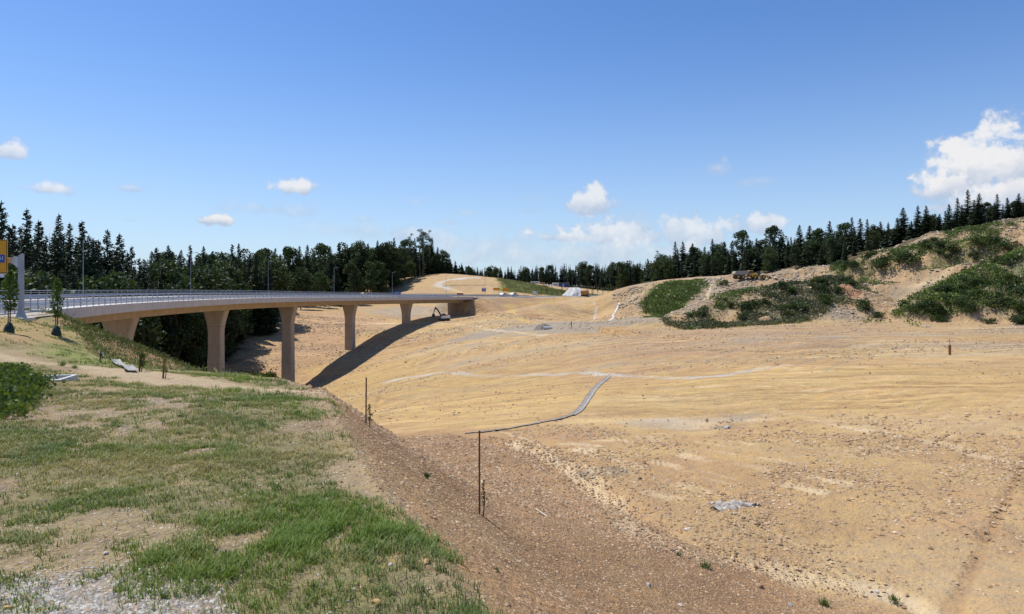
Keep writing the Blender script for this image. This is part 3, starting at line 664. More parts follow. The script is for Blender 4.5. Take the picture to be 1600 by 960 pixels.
for (a, b_) in ((-.12, .14), (11.86, 12.12)):
    bl(sweep([(rect(a, b_, -.80, .20), 0)], S_A, S_B, 3, [CONCL], 'fascia'))
bl(sweep([([(3.1, -.40), (3.6, -2.15), (8.4, -2.15), (8.9, -.40), (8.6, -.40), (3.4, -.40), (3.1, -.40)], 0)], S_A + 1, S_B, 3, [BEAM], 'box_girder'))
def make_pier(y, zbot):
    s = s_of_y(y); p, d, r = cl_at(s); top = p.z - 1.75 - .12
    ax = math.atan2(-d.x, d.y); V = []; Fs = []
    # octagon section: half width (across) a, half depth (along) b
    hgt = top - zbot; lv = []
    for (dz, a) in ((0, 2.25), (-.35, 2.22), (-1.0, 2.02), (-1.8, 1.78), (-2.8, 1.52), (-3.8, 1.36), (-4.8, 1.30), (-hgt, 1.36 + hgt * .004)):
        lv.append((top + dz, a, .95 if dz > -1 else .92))
    for z, a, b_ in lv:
        c = .22
        for (x, y_) in ((a-c,-b_),(a,-b_+c),(a,b_-c),(a-c,b_),(-a+c,b_),(-a,b_-c),(-a,-b_+c),(-a+c,-b_)):
            q = p + r * x + d * y_; V.append((q.x, q.y, z))
    for i in range(len(lv) - 1):
        for k in range(8): Fs.append((i*8+k, i*8+(k+1)%8, (i+1)*8+(k+1)%8, (i+1)*8+k))
    Fs += [tuple(range(8)), tuple((len(lv)-1)*8+k for k in range(7, -1, -1))]
    mb = MB(); mb.add(V, Fs); o = bl(mb.build('pier', CONC))
    for x in (-1.5, 1.5):
        m2 = MB(); q = p + r * x; m2.box((q.x, q.y, top + .09), (.7, .7, .2), ax); m2.build('bearing', DARKM, o)
    return o
for py_ in (93, 128, 162, 196, 229):
    p, d, r = cl_at(s_of_y(py_)); make_pier(py_, min(H(p.x, p.y), H(p.x + 1, p.y), H(p.x - 1, p.y - 1)) - .8)
# abutments
def box_on(s, t0, t1, z0, z1, ln, mb, ds=0):
    p, d, r = cl_at(s); c = p + r * (6 - (t0 + t1) / 2) + d * ds; mb.box((c.x, c.y, (z0 + z1) / 2), (t1 - t0, ln, z1 - z0), math.atan2(-d.x, d.y))
mb = MB(); box_on(S_A, .3, 11.7, -7.2, -3.0, 1.6, mb, -.2); box_on(S_A, .1, .7, -6.2, -2.45, 5, mb, -2.6); bl(mb.build('abutment', CONC, bevel=.04))
mb = MB(); box_on(S_B, 2.2, 9.8, -10.8, -5.25, 3.0, mb, -.5); box_on(S_B, .2, 11.8, -10.8, -3.7, 1.2, mb, 1.6); box_on(S_B, .2, .8, -9, -3.9, 5, mb, 4.2); bl(mb.build('abutment', CONC, bevel=.04))
# railing: posts 2 m apart, handrail and three bars
def railing(t, side, s0, s1, hgt=1.1, barz=(.35, .6, .85)):
    mb = MB(); n = int((s1 - s0) / 3)
    for z in barz + (hgt,):
        pts = []
        for i in range(n + 1):
            s = s0 + (s1 - s0) * i / n; p, d, r = cl_at(s); q = p + r * (6 - t); pts.append((q.x, q.y, p.z + .14 + z + t * cross(p.y)))
        mb.tube(pts, .035 if z == hgt else .02, 5)
    o = bl(mb.build('railing', STEEL))
    ns = int((s1 - s0) / 2); proto = None; rest = MB()
    for i in range(ns + 1):
        s = s0 + 2.0 * i; p, d, r = cl_at(s); q = p + r * (6 - t); z = p.z + .14 + t * cross(p.y); rz = math.atan2(-d.x, d.y)
        if i < 96:
            if proto is None:
                m = MB(); m.box((0, 0, hgt / 2), (.07, .05, hgt)); m.box((0, 0, .015), (.16, .14, .03)); proto = m.build('post', STEELD, o); c = proto
            else: c = proto.copy(); COL.objects.link(c); c.parent = o
            c.location = (q.x - _bo.x, q.y - _bo.y, z - _bo.z); c.location -= o.location; c.rotation_euler = (0, 0, rz)
        else: rest.box((q.x, q.y, z + hgt / 2), (.07, .05, hgt), rz)
    if rest.v:
        c = rest.build('post', STEELD, o); tag(c, kind='stuff'); c.location = -_bo - o.location
    return o
railing(.25, 1, S_A - 9, S_B + 6); railing(11.7, -1, S_A - 14, S_B + 6)
def guard(t, s0, s1):
    secs = [([(t, .50), (t + .05, .56), (t, .63), (t + .05, .70), (t, .78)], 0)]
    o = sweep(secs, s0, s1, 3, [STEEL], 'guardrail'); mb = MB(); s = s0
    while s < s1:
        p, d, r = cl_at(s); q = p + r * (6 - t - .1); mb.box((q.x, q.y, p.z + .36 + t * cross(p.y)), (.1, .06, .72), math.atan2(-d.x, d.y)); s += 4
    bl(o); q = mb.build('support', STEELD, o); q.location = -_bo - o.location
guard(1.5, S_A - 30, S_B + 40); guard(10.75, S_A - 30, S_B + 40)
# approach roads
for (a, b_) in ((0, S_A - .05), (S_B + .05, _d[-1] - 1)):
    o = sweep([([(1.2, -.03), (11.2, -.03)], 0), ([(-.9, -.16), (1.2, -.05)], 2), ([(11.2, -.05), (13, -.16)], 2), ([(1.95, -.022), (2.1, -.022)], 1), ([(10.25, -.022), (10.4, -.022)], 1)], a, b_, 3, [ASPH, PAINT, simple('road_shoulder', (.42, .38, .32), (.34, .30, .25), 5, .95)], 'road'); tag(o, kind='structure')
# lamps on the far side
lm = MB(); lm.tube([(0,0,0),(0,0,1.2),(0,0,8.2)], [.075,.06,.035], 8); lm.box((0,0,.02),(.36,.36,.04))
lamp0 = empty('street_lamp'); lm.build('pole', STEELD, lamp0)
l2 = MB(); l2.tube([(0,0,8.15),(.5,0,8.35),(.95,0,8.4)], .035, 6); l2.box((1.15,0,8.4),(.6,.22,.09)); hd = l2.build('arm', STEELD, lamp0)
l3 = MB(); l3.box((1.15,0,8.34),(.42,.16,.03)); l3.build('lens', simple('lamp_glass', (.7,.7,.68), None, 3, .2), hd)
lab = ['tall thin lamp nearest the left edge, left of the first flared pier', 'tall thin lamp behind the second flared pier on the far railing', 'tall thin lamp above the bridge between the second and third piers', 'thin lamp standing above the third and fourth piers against the wood', 'thin lamp near the blue-backed road sign on the bridge', 'thin lamp on the bridge end in front of the whitish dirt road', 'farthest thin lamp just past the right end of the bridge']
for i, px in enumerate((130, 298, 419, 522, 613, 697, 758)):
    lo, hi = S_A - 20, S_B + 60
    for _ in range(40):
        s = (lo + hi) / 2; p, d, r = cl_at(s); q = p - r * 5.85
        if q.x / q.y * F + 800 < px: lo = s
        else: hi = s
    o = lamp0 if i == 0 else copy_tree(lamp0)
    o.location = (q.x, q.y, p.z + .14 + 11.8 * cross(p.y)); o.rotation_euler = (0, 0, math.atan2(r.y, r.x)); tag(o, lab[i], 'street lamp', 'street lamps along the bridge')

# ------------------------------------------------------------------ gantry sign by the left edge
def text_obj(s, size, mat, parent, loc, rot, name='lettering'):
    cu = bpy.data.curves.new(name, 'FONT'); cu.body = s; cu.size = size; cu.extrude = .003; cu.align_x = 'CENTER'; cu.align_y = 'CENTER'
    t = bpy.data.objects.new(name, cu); me = bpy.data.meshes.new_from_object(t); bpy.data.objects.remove(t); me.materials.append(mat)
    o = link(name, me, parent, loc); o.rotation_euler = rot; return o
gx, gy = pw(33, 47.5), 47.5; gz = (HZ - 497) / F * 47.5
g = empty('sign_gantry', (gx, gy, gz)); tag(g, 'grey steel gantry post with side arm carrying the yellow road sign at the left edge', 'gantry')
mb = MB()
mb.add([(-.30,-.2,0),(.30,-.2,0),(.30,.2,0),(-.30,.2,0),(-.17,-.1,.5),(.17,-.1,.5),(.17,.1,.5),(-.17,.1,.5),(-.17,-.1,4.45),(.17,-.1,4.6),(.17,.1,4.6),(-.17,.1,4.45)],
       [(0,1,5,4),(1,2,6,5),(2,3,7,6),(3,0,4,7),(4,5,9,8),(5,6,10,9),(6,7,11,10),(7,4,8,11),(8,9,10,11),(3,2,1,0)])
mb.box((0,0,3.42),(.38,.24,.05)); mb.build('post', STEELD, g, bevel=.02)
mb = MB(); mb.prism([(-5.5,3.92),(-.75,3.92),(-.45,3.8),(-.2,3.55),(-.173,3.55),(-.173,4.36),(-.4,4.3),(-.6,4.28),(-5.5,4.28)], -.09, .09); mb.build('arm', STEEL, g, bevel=.02)
mb = MB(); mb.box((0,0,-.1),(1.3,1.1,.24)); mb.build('footing', CONCL, g, bevel=.02)
YEL = simple('yellow_sheeting', (.72, .33, .012), (.66, .29, .01), 1.5, .45); BLUE = simple('blue_sheeting', (.02, .07, .30), (.025, .08, .34), 2, .45); WHT = simple('white_sheeting', (.75,.75,.74), (.68,.68,.67), 2, .5); BLK = simple('black_paint', (.015,.015,.015), None, 3, .5); REDM = simple('red_paint', (.45,.03,.02), (.38,.025,.02), 2, .45)
sx1 = pw(12, 47.2) - gx; sg = empty('road_sign', (gx, gy - .3, gz)); tag(sg, 'yellow direction sign with a blue inset, cut off by the left edge', 'road sign')
mb = MB(); mb.box((sx1 - 1.6, 0, 4.36), (3.2, .05, 2.36)); mb.build('panel', YEL, sg, bevel=.01)
mb = MB()
for (cx, cz, w, h_) in ((sx1-1.6,5.50,3.1,.035),(sx1-1.6,3.22,3.1,.035),(sx1-.06,4.36,.035,2.26)): mb.box((cx,-.028,cz),(w,.006,h_))
mb.build('border', BLK, sg)
mb = MB(); mb.box((sx1-.19-.9,-.032,4.15+.06),(1.8,.012,.56)); bi = mb.build('inset', BLUE, sg)
text_obj('A1', .36, WHT, bi, (sx1-.45,-.042,4.24), (math.radians(90),0,0))
mb = MB(); mb.box((sx1-1.65,.0,3.02),(3.1,.045,.27)); mb.build('lower_strip', WHT, sg)
# ------------------------------------------------------------------ vegetation models
SPR = leafmat('spruce_needles', (.018, .033, .014), (.046, .066, .026), .12); SPRF = leafmat('hazed_spruce_needles', (.020, .036, .028), (.036, .058, .036), .1)  # far needles carry distance haze as a bluish tint in their base colour
BRD = leafmat('broad_leaves', (.026, .050, .015), (.066, .098, .030), .25); PINM = leafmat('pine_needles', (.020, .036, .016), (.048, .066, .026), .12)
SHR = leafmat('shrub_leaves', (.024, .048, .012), (.070, .105, .026), .25); YNG = leafmat('young_leaves', (.045, .085, .016), (.10, .16, .03), .3)
BARK = simple('bark', (.10, .075, .055), (.17, .13, .10), 4, .95, 0, .4, streak=(1, 1, .2)); BARKL = simple('pale_bark', (.22, .17, .13), (.30, .23, .17), 3, .95, streak=(1, 1, .15))
def quads(P, A_, B_):
    """diamond quads: base P, along A_, half-width vector B_"""
    V = np.stack([P, P + A_ * .45 + B_, P + A_, P + A_ * .45 - B_], 1).reshape(-1, 3)
    return V, np.arange(len(V)).reshape(-1, 4)
def rv(g, n): v = g.normal(size=(n, 3)); return v / np.linalg.norm(v, axis=1, keepdims=True)
def trunk_mesh(Ht, r0, lean=0.0, limbs=None, n=7):
    mb = MB(); pts = [(lean * t * t, lean * .4 * math.sin(3 * t), Ht * t) for t in (0, .04, .2, .45, .7, 1)]
    mb.tube([(p[0], p[1], p[2] - .6 * (i == 0)) for i, p in enumerate(pts)], [r0 * 1.35, r0, r0 * .85, r0 * .62, r0 * .36, r0 * .06], n)
    for a, b_, r in (limbs or []): mb.tube([a, [(x + y) / 2 + .15 * (k == 2) for k, (x, y) in enumerate(zip(a, b_))], b_], [r, r * .7, r * .25], 5)
    return mb
def spruce(seed, Ht, R, bare, dens, mat, droop=.55, ragged=.25):
    g = np.random.default_rng(seed); PP = []; AA = []; BB = []
    nbr = int(Ht * 13.5 * dens); lump = g.uniform(.72, 1.12, 40)
    for k in range(nbr):
        rel = ((k + g.random()) / nbr) ** 1.12; h = Ht * (bare + (1 - bare) * rel * .985)
        prof = (1 - rel) ** .80 * (.60 + .40 * min(1, rel * 6)) + .012
        a = g.uniform(0, 2 * np.pi); L = R * prof * (1 - ragged * g.random()) * lump[int(rel * 26 + 4 * (a > 3.14)) % 40] + .12
        d = np.array([math.cos(a), math.sin(a), 0]); up = .42 * rel - .10; m = max(3, int(L * 3.0)); t = (np.arange(m) + g.uniform(.15, .85, m)) / m
        dr = droop * (1 - .75 * rel); P = d * (L * t)[:, None]; P[:, 2] = h + L * (up * t - dr * t * t + .30 * t ** 4)
        perp = np.array([-d[1], d[0], 0]); w = .36 * L * (1 - .6 * t) + .20
        for sgn in (-1, 1):
            A_ = (perp * sgn * .75 + d * .6) * w[:, None] * g.uniform(.7, 1.25, (m, 1)); A_[:, 2] -= w * g.uniform(.15, .65, m)
            B_ = d * (w * .24)[:, None] + g.normal(0, .05, (m, 3)); B_[:, 2] += g.normal(0, .12, m) * w; PP.append(P); AA.append(A_); BB.append(B_)
        A_ = g.normal(0, .15, (m, 3)) * w[:, None]; A_[:, 2] = -w * g.uniform(.5, 1.1, m); B_ = (d * .8 + perp * g.normal(0, .5)) * (w * .28)[:, None]
        PP.append(P); AA.append(A_); BB.append(B_)
        PP.append(P[-1:]); AA.append(d[None] * .3 + [[0, 0, .05]]); BB.append(perp[None] * .10)
    P, A_, B_ = map(np.concatenate, (PP, AA, BB))
    lp = np.array([[0, 0, Ht * .95], [0, 0, Ht * .965]]); P = np.r_[P, lp]; A_ = np.r_[A_, [[0, 0, Ht * .05], [.02, .02, Ht * .04]]]; B_ = np.r_[B_, [[.10, 0, 0], [0, .10, 0]]]
    V, Q = quads(P, A_, B_); return npmesh('crown', V, [Q], mat)
def leafcloud(g, centers, radii, per, size, mat, flat=.8, shell=.55, aspect=.55):
    PP = []; SS = []
    for c, r in zip(centers, radii):
        n = max(6, int(per * r * r)); v = rv(g, n); rad = r * (shell + (1 - shell) * g.random((n, 1)) ** .6) * g.uniform(.8, 1.12, (n, 1))
        p = v * rad; p[:, 2] *= flat; PP.append(p + np.asarray(c)); SS.append(v)
    P = np.concatenate(PP); S = np.concatenate(SS); n = len(P)
    A_ = rv(g, n) * .9 + S * .5; A_[:, 2] -= .25; A_ /= np.linalg.norm(A_, axis=1, keepdims=True); B_ = np.cross(A_, rv(g, n)); B_ /= np.linalg.norm(B_, axis=1, keepdims=True) + 1e-6
    s = size * g.uniform(.6, 1.3, (n, 1)); V, Q = quads(P, A_ * s, B_ * s * aspect); return npmesh('crown', V, [Q], mat)
def broad(seed, Ht, R, bare, mat, size=.42, per=62):
    g = np.random.default_rng(seed); cs = []; rs = []; lim = []
    for k in range(46):
        h = g.uniform(bare + .06, .96); rel = (h - bare) / (1 - bare); w = R * (math.sin(math.pi * min(1, rel * .82 + .15)) ** .7)
        a = g.uniform(0, 2 * np.pi); q = w * math.sqrt(g.random()) * .95; r = g.uniform(.75, 1.6) * R / 4.2
        c = (q * math.cos(a), q * math.sin(a), Ht * h); cs.append(c); rs.append(r)
        if k % 4 == 0: lim.append(((0, 0, Ht * max(bare * .8, h - .22)), c, .045 * R))
    return leafcloud(g, cs, rs, per, size, mat), lim
def pine(seed, Ht, R, bare, mat):
    g = np.random.default_rng(seed); cs = []; rs = []; lim = []
    for k in range(26):
        h = g.uniform(bare, .97); rel = (h - bare) / (1 - bare); w = R * (1 - rel) ** .4 * g.uniform(.25, 1)
        a = g.uniform(0, 2 * np.pi); c = (w * math.cos(a), w * math.sin(a), Ht * h); cs.append(c); rs.append(g.uniform(.55, 1.1) * R / 3)
        if k % 3 == 0: lim.append(((0, 0, Ht * (h - .04)), c, .05 * R))
    return leafcloud(g, cs, rs, 120, .34, mat, .6, .4, .3), lim
PROT = {}
def proto(kind, crown, trunk, bark): PROT.setdefault(kind, []).append((crown, trunk.build('trunk_proto', bark).data))
for k, (R, ba, de, rg) in enumerate([(4.1, .04, 1.0, .35), (3.5, .08, 1.0, .45), (4.7, .03, 1.0, .4), (3.2, .14, .85, .5), (3.9, .03, 1.05, .35), (3.5, .20, .75, .55)]):
    proto('spruce', spruce(100 + k, 25, R, ba, de, SPR, .55, rg), trunk_mesh(25, .28), BARK)
for k, (R, ba, de) in enumerate([(3.0, .22, .6), (2.7, .30, .55), (3.3, .18, .6)]):
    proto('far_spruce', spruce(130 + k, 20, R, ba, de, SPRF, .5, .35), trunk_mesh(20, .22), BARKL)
for k in range(3):
    c, lim = broad(160 + k, 18, 4.6 + .5 * k, .12, BRD); proto('broad', c, trunk_mesh(16, .26, .4, lim), BARK)
for k in range(2):
    c, lim = pine(180 + k, 26, 3.2, .55, PINM); proto('pine', c, trunk_mesh(25.3, .26, .5, lim), BARKL)
for o in [o for o in COL.objects if o.name.startswith('trunk_proto')]: bpy.data.objects.remove(o)
HREF = {'spruce': 25, 'far_spruce': 20, 'broad': 18, 'pine': 26}; NAMES = {'spruce': 'spruce_tree', 'far_spruce': 'spruce_tree', 'broad': 'leafy_tree', 'pine': 'pine_tree'}
CATS = {'spruce': 'spruce', 'far_spruce': 'spruce', 'broad': 'tree', 'pine': 'pine tree'}
TREES = []
def plant(kind, x, y, z, h, label, group, wid=None, var=None):
    pr = PROT[kind]; c, t = pr[var if var is not None else random.randrange(len(pr))]
    o = empty(NAMES[kind], (x, y, z - .3), random.uniform(0, 6.28)); s = h / HREF[kind]; w = (wid or random.uniform(.88, 1.12)) * s; o.scale = (w, w, s)
    link('crown', c, o); link('trunk', t, o); tag(o, label, CATS[kind], group); TREES.append((x, y)); return o
KN = {'s': 'spruce', 'b': 'broad', 'p': 'pine', 'f': 'far_spruce'}
KW = {'spruce': 'dark spruce', 'broad': 'rounded leafy tree', 'pine': 'tall bare-stemmed pine', 'far_spruce': 'slender far spruce'}
# trees that make the skyline: place in the photograph of the tip, distance, kind
SKL = [(2,313,118,'s'),(20,350,130,'s'),(42,325,125,'s'),(60,343,132,'s'),(92,334,138,'s'),(109,347,146,'s'),(128,344,140,'s'),(146,372,150,'s'),(168,358,152,'s'),(187,364,158,'s'),(206,384,165,'s'),(225,404,178,'s'),(245,386,190,'s'),(263,383,200,'s'),(283,390,205,'s'),(297,382,200,'s'),(318,384,215,'s'),(332,392,222,'s'),(347,392,226,'s'),(363,381,222,'s'),(373,380,235,'s'),(393,392,240,'b'),(410,388,250,'b'),(430,387,270,'s'),(452,385,280,'b'),(468,384,285,'s'),(480,382,290,'s'),(500,380,300,'b'),(516,384,310,'s'),(530,379,320,'s'),(545,382,325,'b'),(560,377,330,'b'),(575,380,340,'s'),(590,375,345,'s'),(604,378,352,'b'),(616,371,360,'s'),(632,374,372,'b'),(642,364,380,'p'),(648,372,384,'s'),(656,358,383,'p'),(661,357,392,'p'),(670,359,390,'p'),(675,372,396,'s'),(684,386,398,'s'),(693,391,402,'b'),(702,404,412,'s'),(711,407,420,'f'),(721,411,430,'f'),(732,414,440,'f'),
 (38,425,100,'b'),(58,430,104,'b'),(256,424,176,'b'),(270,420,182,'b'),(240,430,170,'s'),(318,420,190,'b'),(345,418,200,'s'),(470,418,262,'b'),(500,424,278,'b'),(550,410,300,'b'),(578,408,318,'b'),(592,408,330,'b'),(622,412,352,'b'),(640,408,362,'b'),(525,415,290,'s'),(440,415,245,'s'),
 (1012,404,318,'s'),(1028,391,302,'p'),(1036,398,310,'b'),(1047,398,310,'s'),(1055,377,285,'s'),(1067,377,288,'s'),(1082,380,280,'s'),(1092,392,282,'b'),(1101,385,290,'s'),(1113,373,276,'s'),(1124,380,284,'b'),(1132,377,276,'s'),(1143,378,282,'s'),(1160,360,272,'b'),(1172,374,280,'s'),(1182,372,276,'s'),(1192,374,284,'b'),(1210,353,268,'b'),(1222,370,276,'s'),(1232,376,268,'s'),(1249,351,262,'s'),(1265,352,258,'s'),(1281,357,262,'b'),(1296,345,256,'s'),(1312,350,262,'s'),(1320,348,258,'b'),(1331,339,250,'s'),(1344,341,252,'s'),(1355,342,248,'s'),(1366,352,255,'b'),(1376,346,246,'s'),(1392,358,250,'b'),(1402,340,244,'s'),(1411,324,238,'s'),(1424,345,248,'s'),(1434,321,236,'s'),(1447,321,238,'s'),(1458,348,240,'b'),(1468,335,234,'s'),(1483,319,230,'s'),(1496,309,236,'s'),(1503,320,228,'s'),(1512,296,230,'s'),(1522,312,236,'s'),(1530,302,226,'s'),(1544,326,230,'b'),(1558,303,226,'s'),(1574,310,224,'s'),(1586,322,230,'b'),(1592,302,222,'s'),(1604,300,226,'s'),(1620,305,228,'s')]
zones = [(-1e3,130,'left of the first lamp','the wood behind the bridge'),(130,298,'between the first and second lamps','the wood behind the bridge'),(298,419,'between the second and third lamps','the wood behind the bridge'),(419,522,'between the third and fourth lamps','the wood behind the bridge'),(522,625,'left of the dirt hill','the wood behind the bridge'),(625,745,'on top of the dirt hill','the wood above the dirt hill'),(745,1005,'of the far wood on the horizon','the far wood'),(1005,1155,'left of the parked yellow dumper','the hilltop wood on the right'),(1155,1300,'behind the scrubby heap','the hilltop wood on the right'),(1300,1420,'where the right hill starts to climb','the hilltop wood on the right'),(1420,2e3,'on the highest right part of the hill','the hilltop wood on the right')]
used = {}; SKL2 = []
def auto(kind, px, top, extra=''):
    for a, b_, w, grp in zones:
        if a <= px < b_: zw, zg = w, grp; break
    k = (kind, zw, extra); used[k] = used.get(k, 0) + 1
    return f"{extra}{KW[kind]} {zw}", f"{extra}{KW[kind]}s {zw}"
for (px, top, Y, kd) in SKL:
    x = pw(px, Y); z = H(x, Y); tip = (HZ - top) / F * Y; h = float(np.clip(tip - z + .3, 8, 36)); kind = KN[kd]
    if kind == 'broad' and h > 22: pass
    lb, gp = auto(kind, px, top, 'skyline ' if top < 405 else 'front ')
    plant(kind, x, Y, z, h, lb, gp, None if kind != 'spruce' else float(np.clip(random.uniform(1.2, 1.5) * (25 / h) ** .5, .9, 2.0)))
for px in range(-6, 236, 9): extra_top = float(np.interp(px, [0, 60, 150, 200, 236], [352, 362, 376, 398, 412])) + random.uniform(-9, 14); SKL2.append((px + random.uniform(-3, 3), extra_top, random.uniform(132, 176), 's'))
for px in range(240, 440, 10): SKL2.append((px + random.uniform(-3, 3), random.uniform(392, 408), random.uniform(205, 255), random.choice('ssb')))
for px in range(440, 690, 12): SKL2.append((px + random.uniform(-3, 3), float(np.interp(px, [440, 600, 690], [396, 386, 392])) + random.uniform(-4, 9), float(np.interp(px, [440, 690], [285, 400])), random.choice('sbb')))
for px in range(1050, 1620, 11): SKL2.append((px + random.uniform(-3, 3), float(np.interp(px, [1050, 1200, 1300, 1420, 1520, 1620], [393, 383, 362, 350, 325, 318])) + random.uniform(-6, 10), float(np.interp(px, [1050, 1300, 1620], [290, 266, 236])), random.choice('ssb')))
for (px, top, Y, kd) in SKL2:
    x = pw(px, Y); z = H(x, Y); h = float(np.clip((HZ - top) / F * Y - z + .3, 8, 34)); kind = KN[kd]; lb, gp = auto(kind, px, top, 'second-row ')
    plant(kind, x, Y, z, h, lb, gp, None if kind != 'spruce' else float(np.clip(random.uniform(1.1, 1.4) * (25 / h) ** .45, .9, 1.8)))
# depth of the woods
def fill(poly, n, kinds, hr, mind, xr, yr, pred=None, extra='inner ', cap=None):
    P = np.array(poly); c = 0; tries = 0
    while c < n and tries < 6000:
        tries += 1; x = random.uniform(*xr); y = random.uniform(*yr)
        if abs(x / y) > .82 or inpoly(np.array([x]), np.array([y]), P)[0] < 1.5: continue
        if any((x - a) ** 2 + (y - b_) ** 2 < mind ** 2 for a, b_ in TREES): continue
        if pred and not pred(x, y): continue
        kind = random.choice(kinds); z = H(x, y); h = random.uniform(*hr); px = 800 + x / y * F
        if cap:
            t = cap(px); h = min(h, (HZ - t) / F * y - z)
            if h < 6: continue
        lb, gp = auto(kind, px, 0, extra); plant(kind, x, y, z, h, lb, gp); c += 1
    return c
capx = [-40, 0, 40, 130, 210, 300, 400, 500, 600, 660, 700, 740]; capy = [345, 345, 348, 362, 405, 400, 400, 394, 386, 375, 400, 418]
capl = lambda px: float(np.interp(px, capx, capy))
capf = lambda px: float(np.interp(px, [700, 745, 800, 870, 1000, 1060], [414, 416, 414, 410, 402, 395]))
capr = lambda px: float(np.interp(px, [1000, 1060, 1160, 1300, 1420, 1520, 1620], [408, 395, 382, 362, 348, 328, 322]))
_ys = np.arange(60., 700., 1.5)
def wood(poly, n, px0, px1, d0, d1, kinds, hr, mind, cap, extra, stuff=None):
    P = np.array(poly); c = t = 0
    while c < n and t < n * 12:
        t += 1; px = random.uniform(px0, px1); u = (px - 800) / F; ins = np.nonzero(inpoly(u * _ys, _ys, P) > 0)[0]
        if not len(ins): continue
        y = _ys[ins[0]] + d0 + (d1 - d0) * random.random() ** 1.3; x = u * y
        if inpoly(np.array([x]), np.array([y]), P)[0] < 1: continue
        if any((x - a) ** 2 + (y - b_) ** 2 < mind ** 2 for a, b_ in TREES): continue
        kind = random.choice(kinds); z = H(x, y); h = min(random.uniform(*hr), (HZ - cap(px) - random.uniform(0, 14)) / F * y - z)
        if h < 7: continue
        if stuff is None: lb, gp = auto(kind, px, 0, extra); plant(kind, x, y, z, h, lb, gp)
        else: stuff.append((x, y, z, h)); TREES.append((x, y))
        c += 1
    return c
print('wood', wood(FORL, 70, -20, 430, 0, 26, ['spruce', 'spruce', 'spruce', 'broad'], (22, 29), 3.6, capl, 'edge '),
 wood(FORL, 35, 430, 745, 0, 22, ['spruce', 'spruce', 'broad'], (20, 26), 4, capl, 'edge '),
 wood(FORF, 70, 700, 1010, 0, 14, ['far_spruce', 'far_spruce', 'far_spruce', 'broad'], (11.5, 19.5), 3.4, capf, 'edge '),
 wood(FORR, 50, 1000, 1630, 0, 22, ['spruce', 'spruce', 'broad'], (12, 18), 3.2, capr, 'edge '))
def forest(name, label, spots, R, bare, mat, seed):
    """the depth of a wood, where no single tree can be told apart"""
    g = np.random.default_rng(seed); VV = []
    for (x, y, z, h) in spots:
        n = 150; rel = g.random(n) ** .9; hh = z + h * (bare + (1 - bare) * rel); L = R * (1 - rel) ** .9 * g.uniform(.6, 1.15, n) + .15; a = g.uniform(0, 6.28, n); d = np.stack([np.cos(a), np.sin(a), np.full(n, -.38)], 1); pr = np.stack([-np.sin(a), np.cos(a), g.normal(0, .3, n)], 1)
        Pq = np.stack([np.full(n, x), np.full(n, y), hh], 1); V, Q = quads(Pq, d * L[:, None], pr * (L * .42)[:, None]); VV.append(V)
        t = np.array([[x - .16, y, z - .5], [x + .16, y, z - .5], [x + .03, y, z + h], [x - .03, y, z + h]]); VV.append(t); t = t[:, [0, 1, 2]].copy(); t[:, 1] += (t[:, 0] - x); t[:, 0] = x; VV.append(t)
    V = np.concatenate(VV); o = link(name, npmesh(name, V, [np.arange(len(V)).reshape(-1, 4)], mat)); return tag(o, label, 'forest', None, 'stuff')
S1 = []; S2 = []; S3 = []
wood(FORL, 260, -40, 745, 14, 75, ['spruce'], (22, 29), 2.6, capl, '', S1); wood(FORF, 240, 690, 1040, 10, 55, ['far_spruce'], (16, 20), 2.2, capf, '', S2); wood(FORR, 150, 1000, 1640, 10, 45, ['spruce'], (12, 18), 2.4, capr, '', S3)
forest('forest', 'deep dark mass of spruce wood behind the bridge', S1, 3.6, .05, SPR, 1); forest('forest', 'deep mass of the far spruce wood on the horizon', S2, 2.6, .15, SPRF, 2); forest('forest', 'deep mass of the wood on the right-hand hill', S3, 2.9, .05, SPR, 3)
TW = simple('wood_stake', (.16, .075, .045), (.24, .12, .07), 8, .9, streak=(1, 1, .15)); RUST = simple('rusty_steel', (.20, .075, .03), (.28, .11, .045), 10, .9)

# ------------------------------------------------------------------ shrubs and scrub
SHP = []
for k in range(4):
    g = np.random.default_rng(300 + k); cs = [(g.normal(0, .42), g.normal(0, .42), g.uniform(.25, .95)) for _ in range(16)]; rs = g.uniform(.25, .5, 16)
    cr = leafcloud(g, cs, rs, 420, .13, SHR, .85, .35, .5)
    mb = MB()
    for c in cs[:7]: mb.tube([(0, 0, -.15), (c[0] * .5, c[1] * .5, c[2] * .6), c], [.035, .025, .01], 4)
    SHP.append((cr, mb.build('x', BARK).data))
for o in [o for o in COL.objects if o.name.startswith('x')]: bpy.data.objects.remove(o)
def shrub(x, y, s, label, group, flat=1.0):
    o = empty('shrub', (x, y, H(x, y) - .1), random.uniform(0, 6.28)); o.scale = (s * random.uniform(.9, 1.25), s * random.uniform(.9, 1.25), s * flat * random.uniform(.85, 1.15))
    c, t = random.choice(SHP); link('crown', c, o); link('stems', t, o); tag(o, label, 'shrub', group); return o
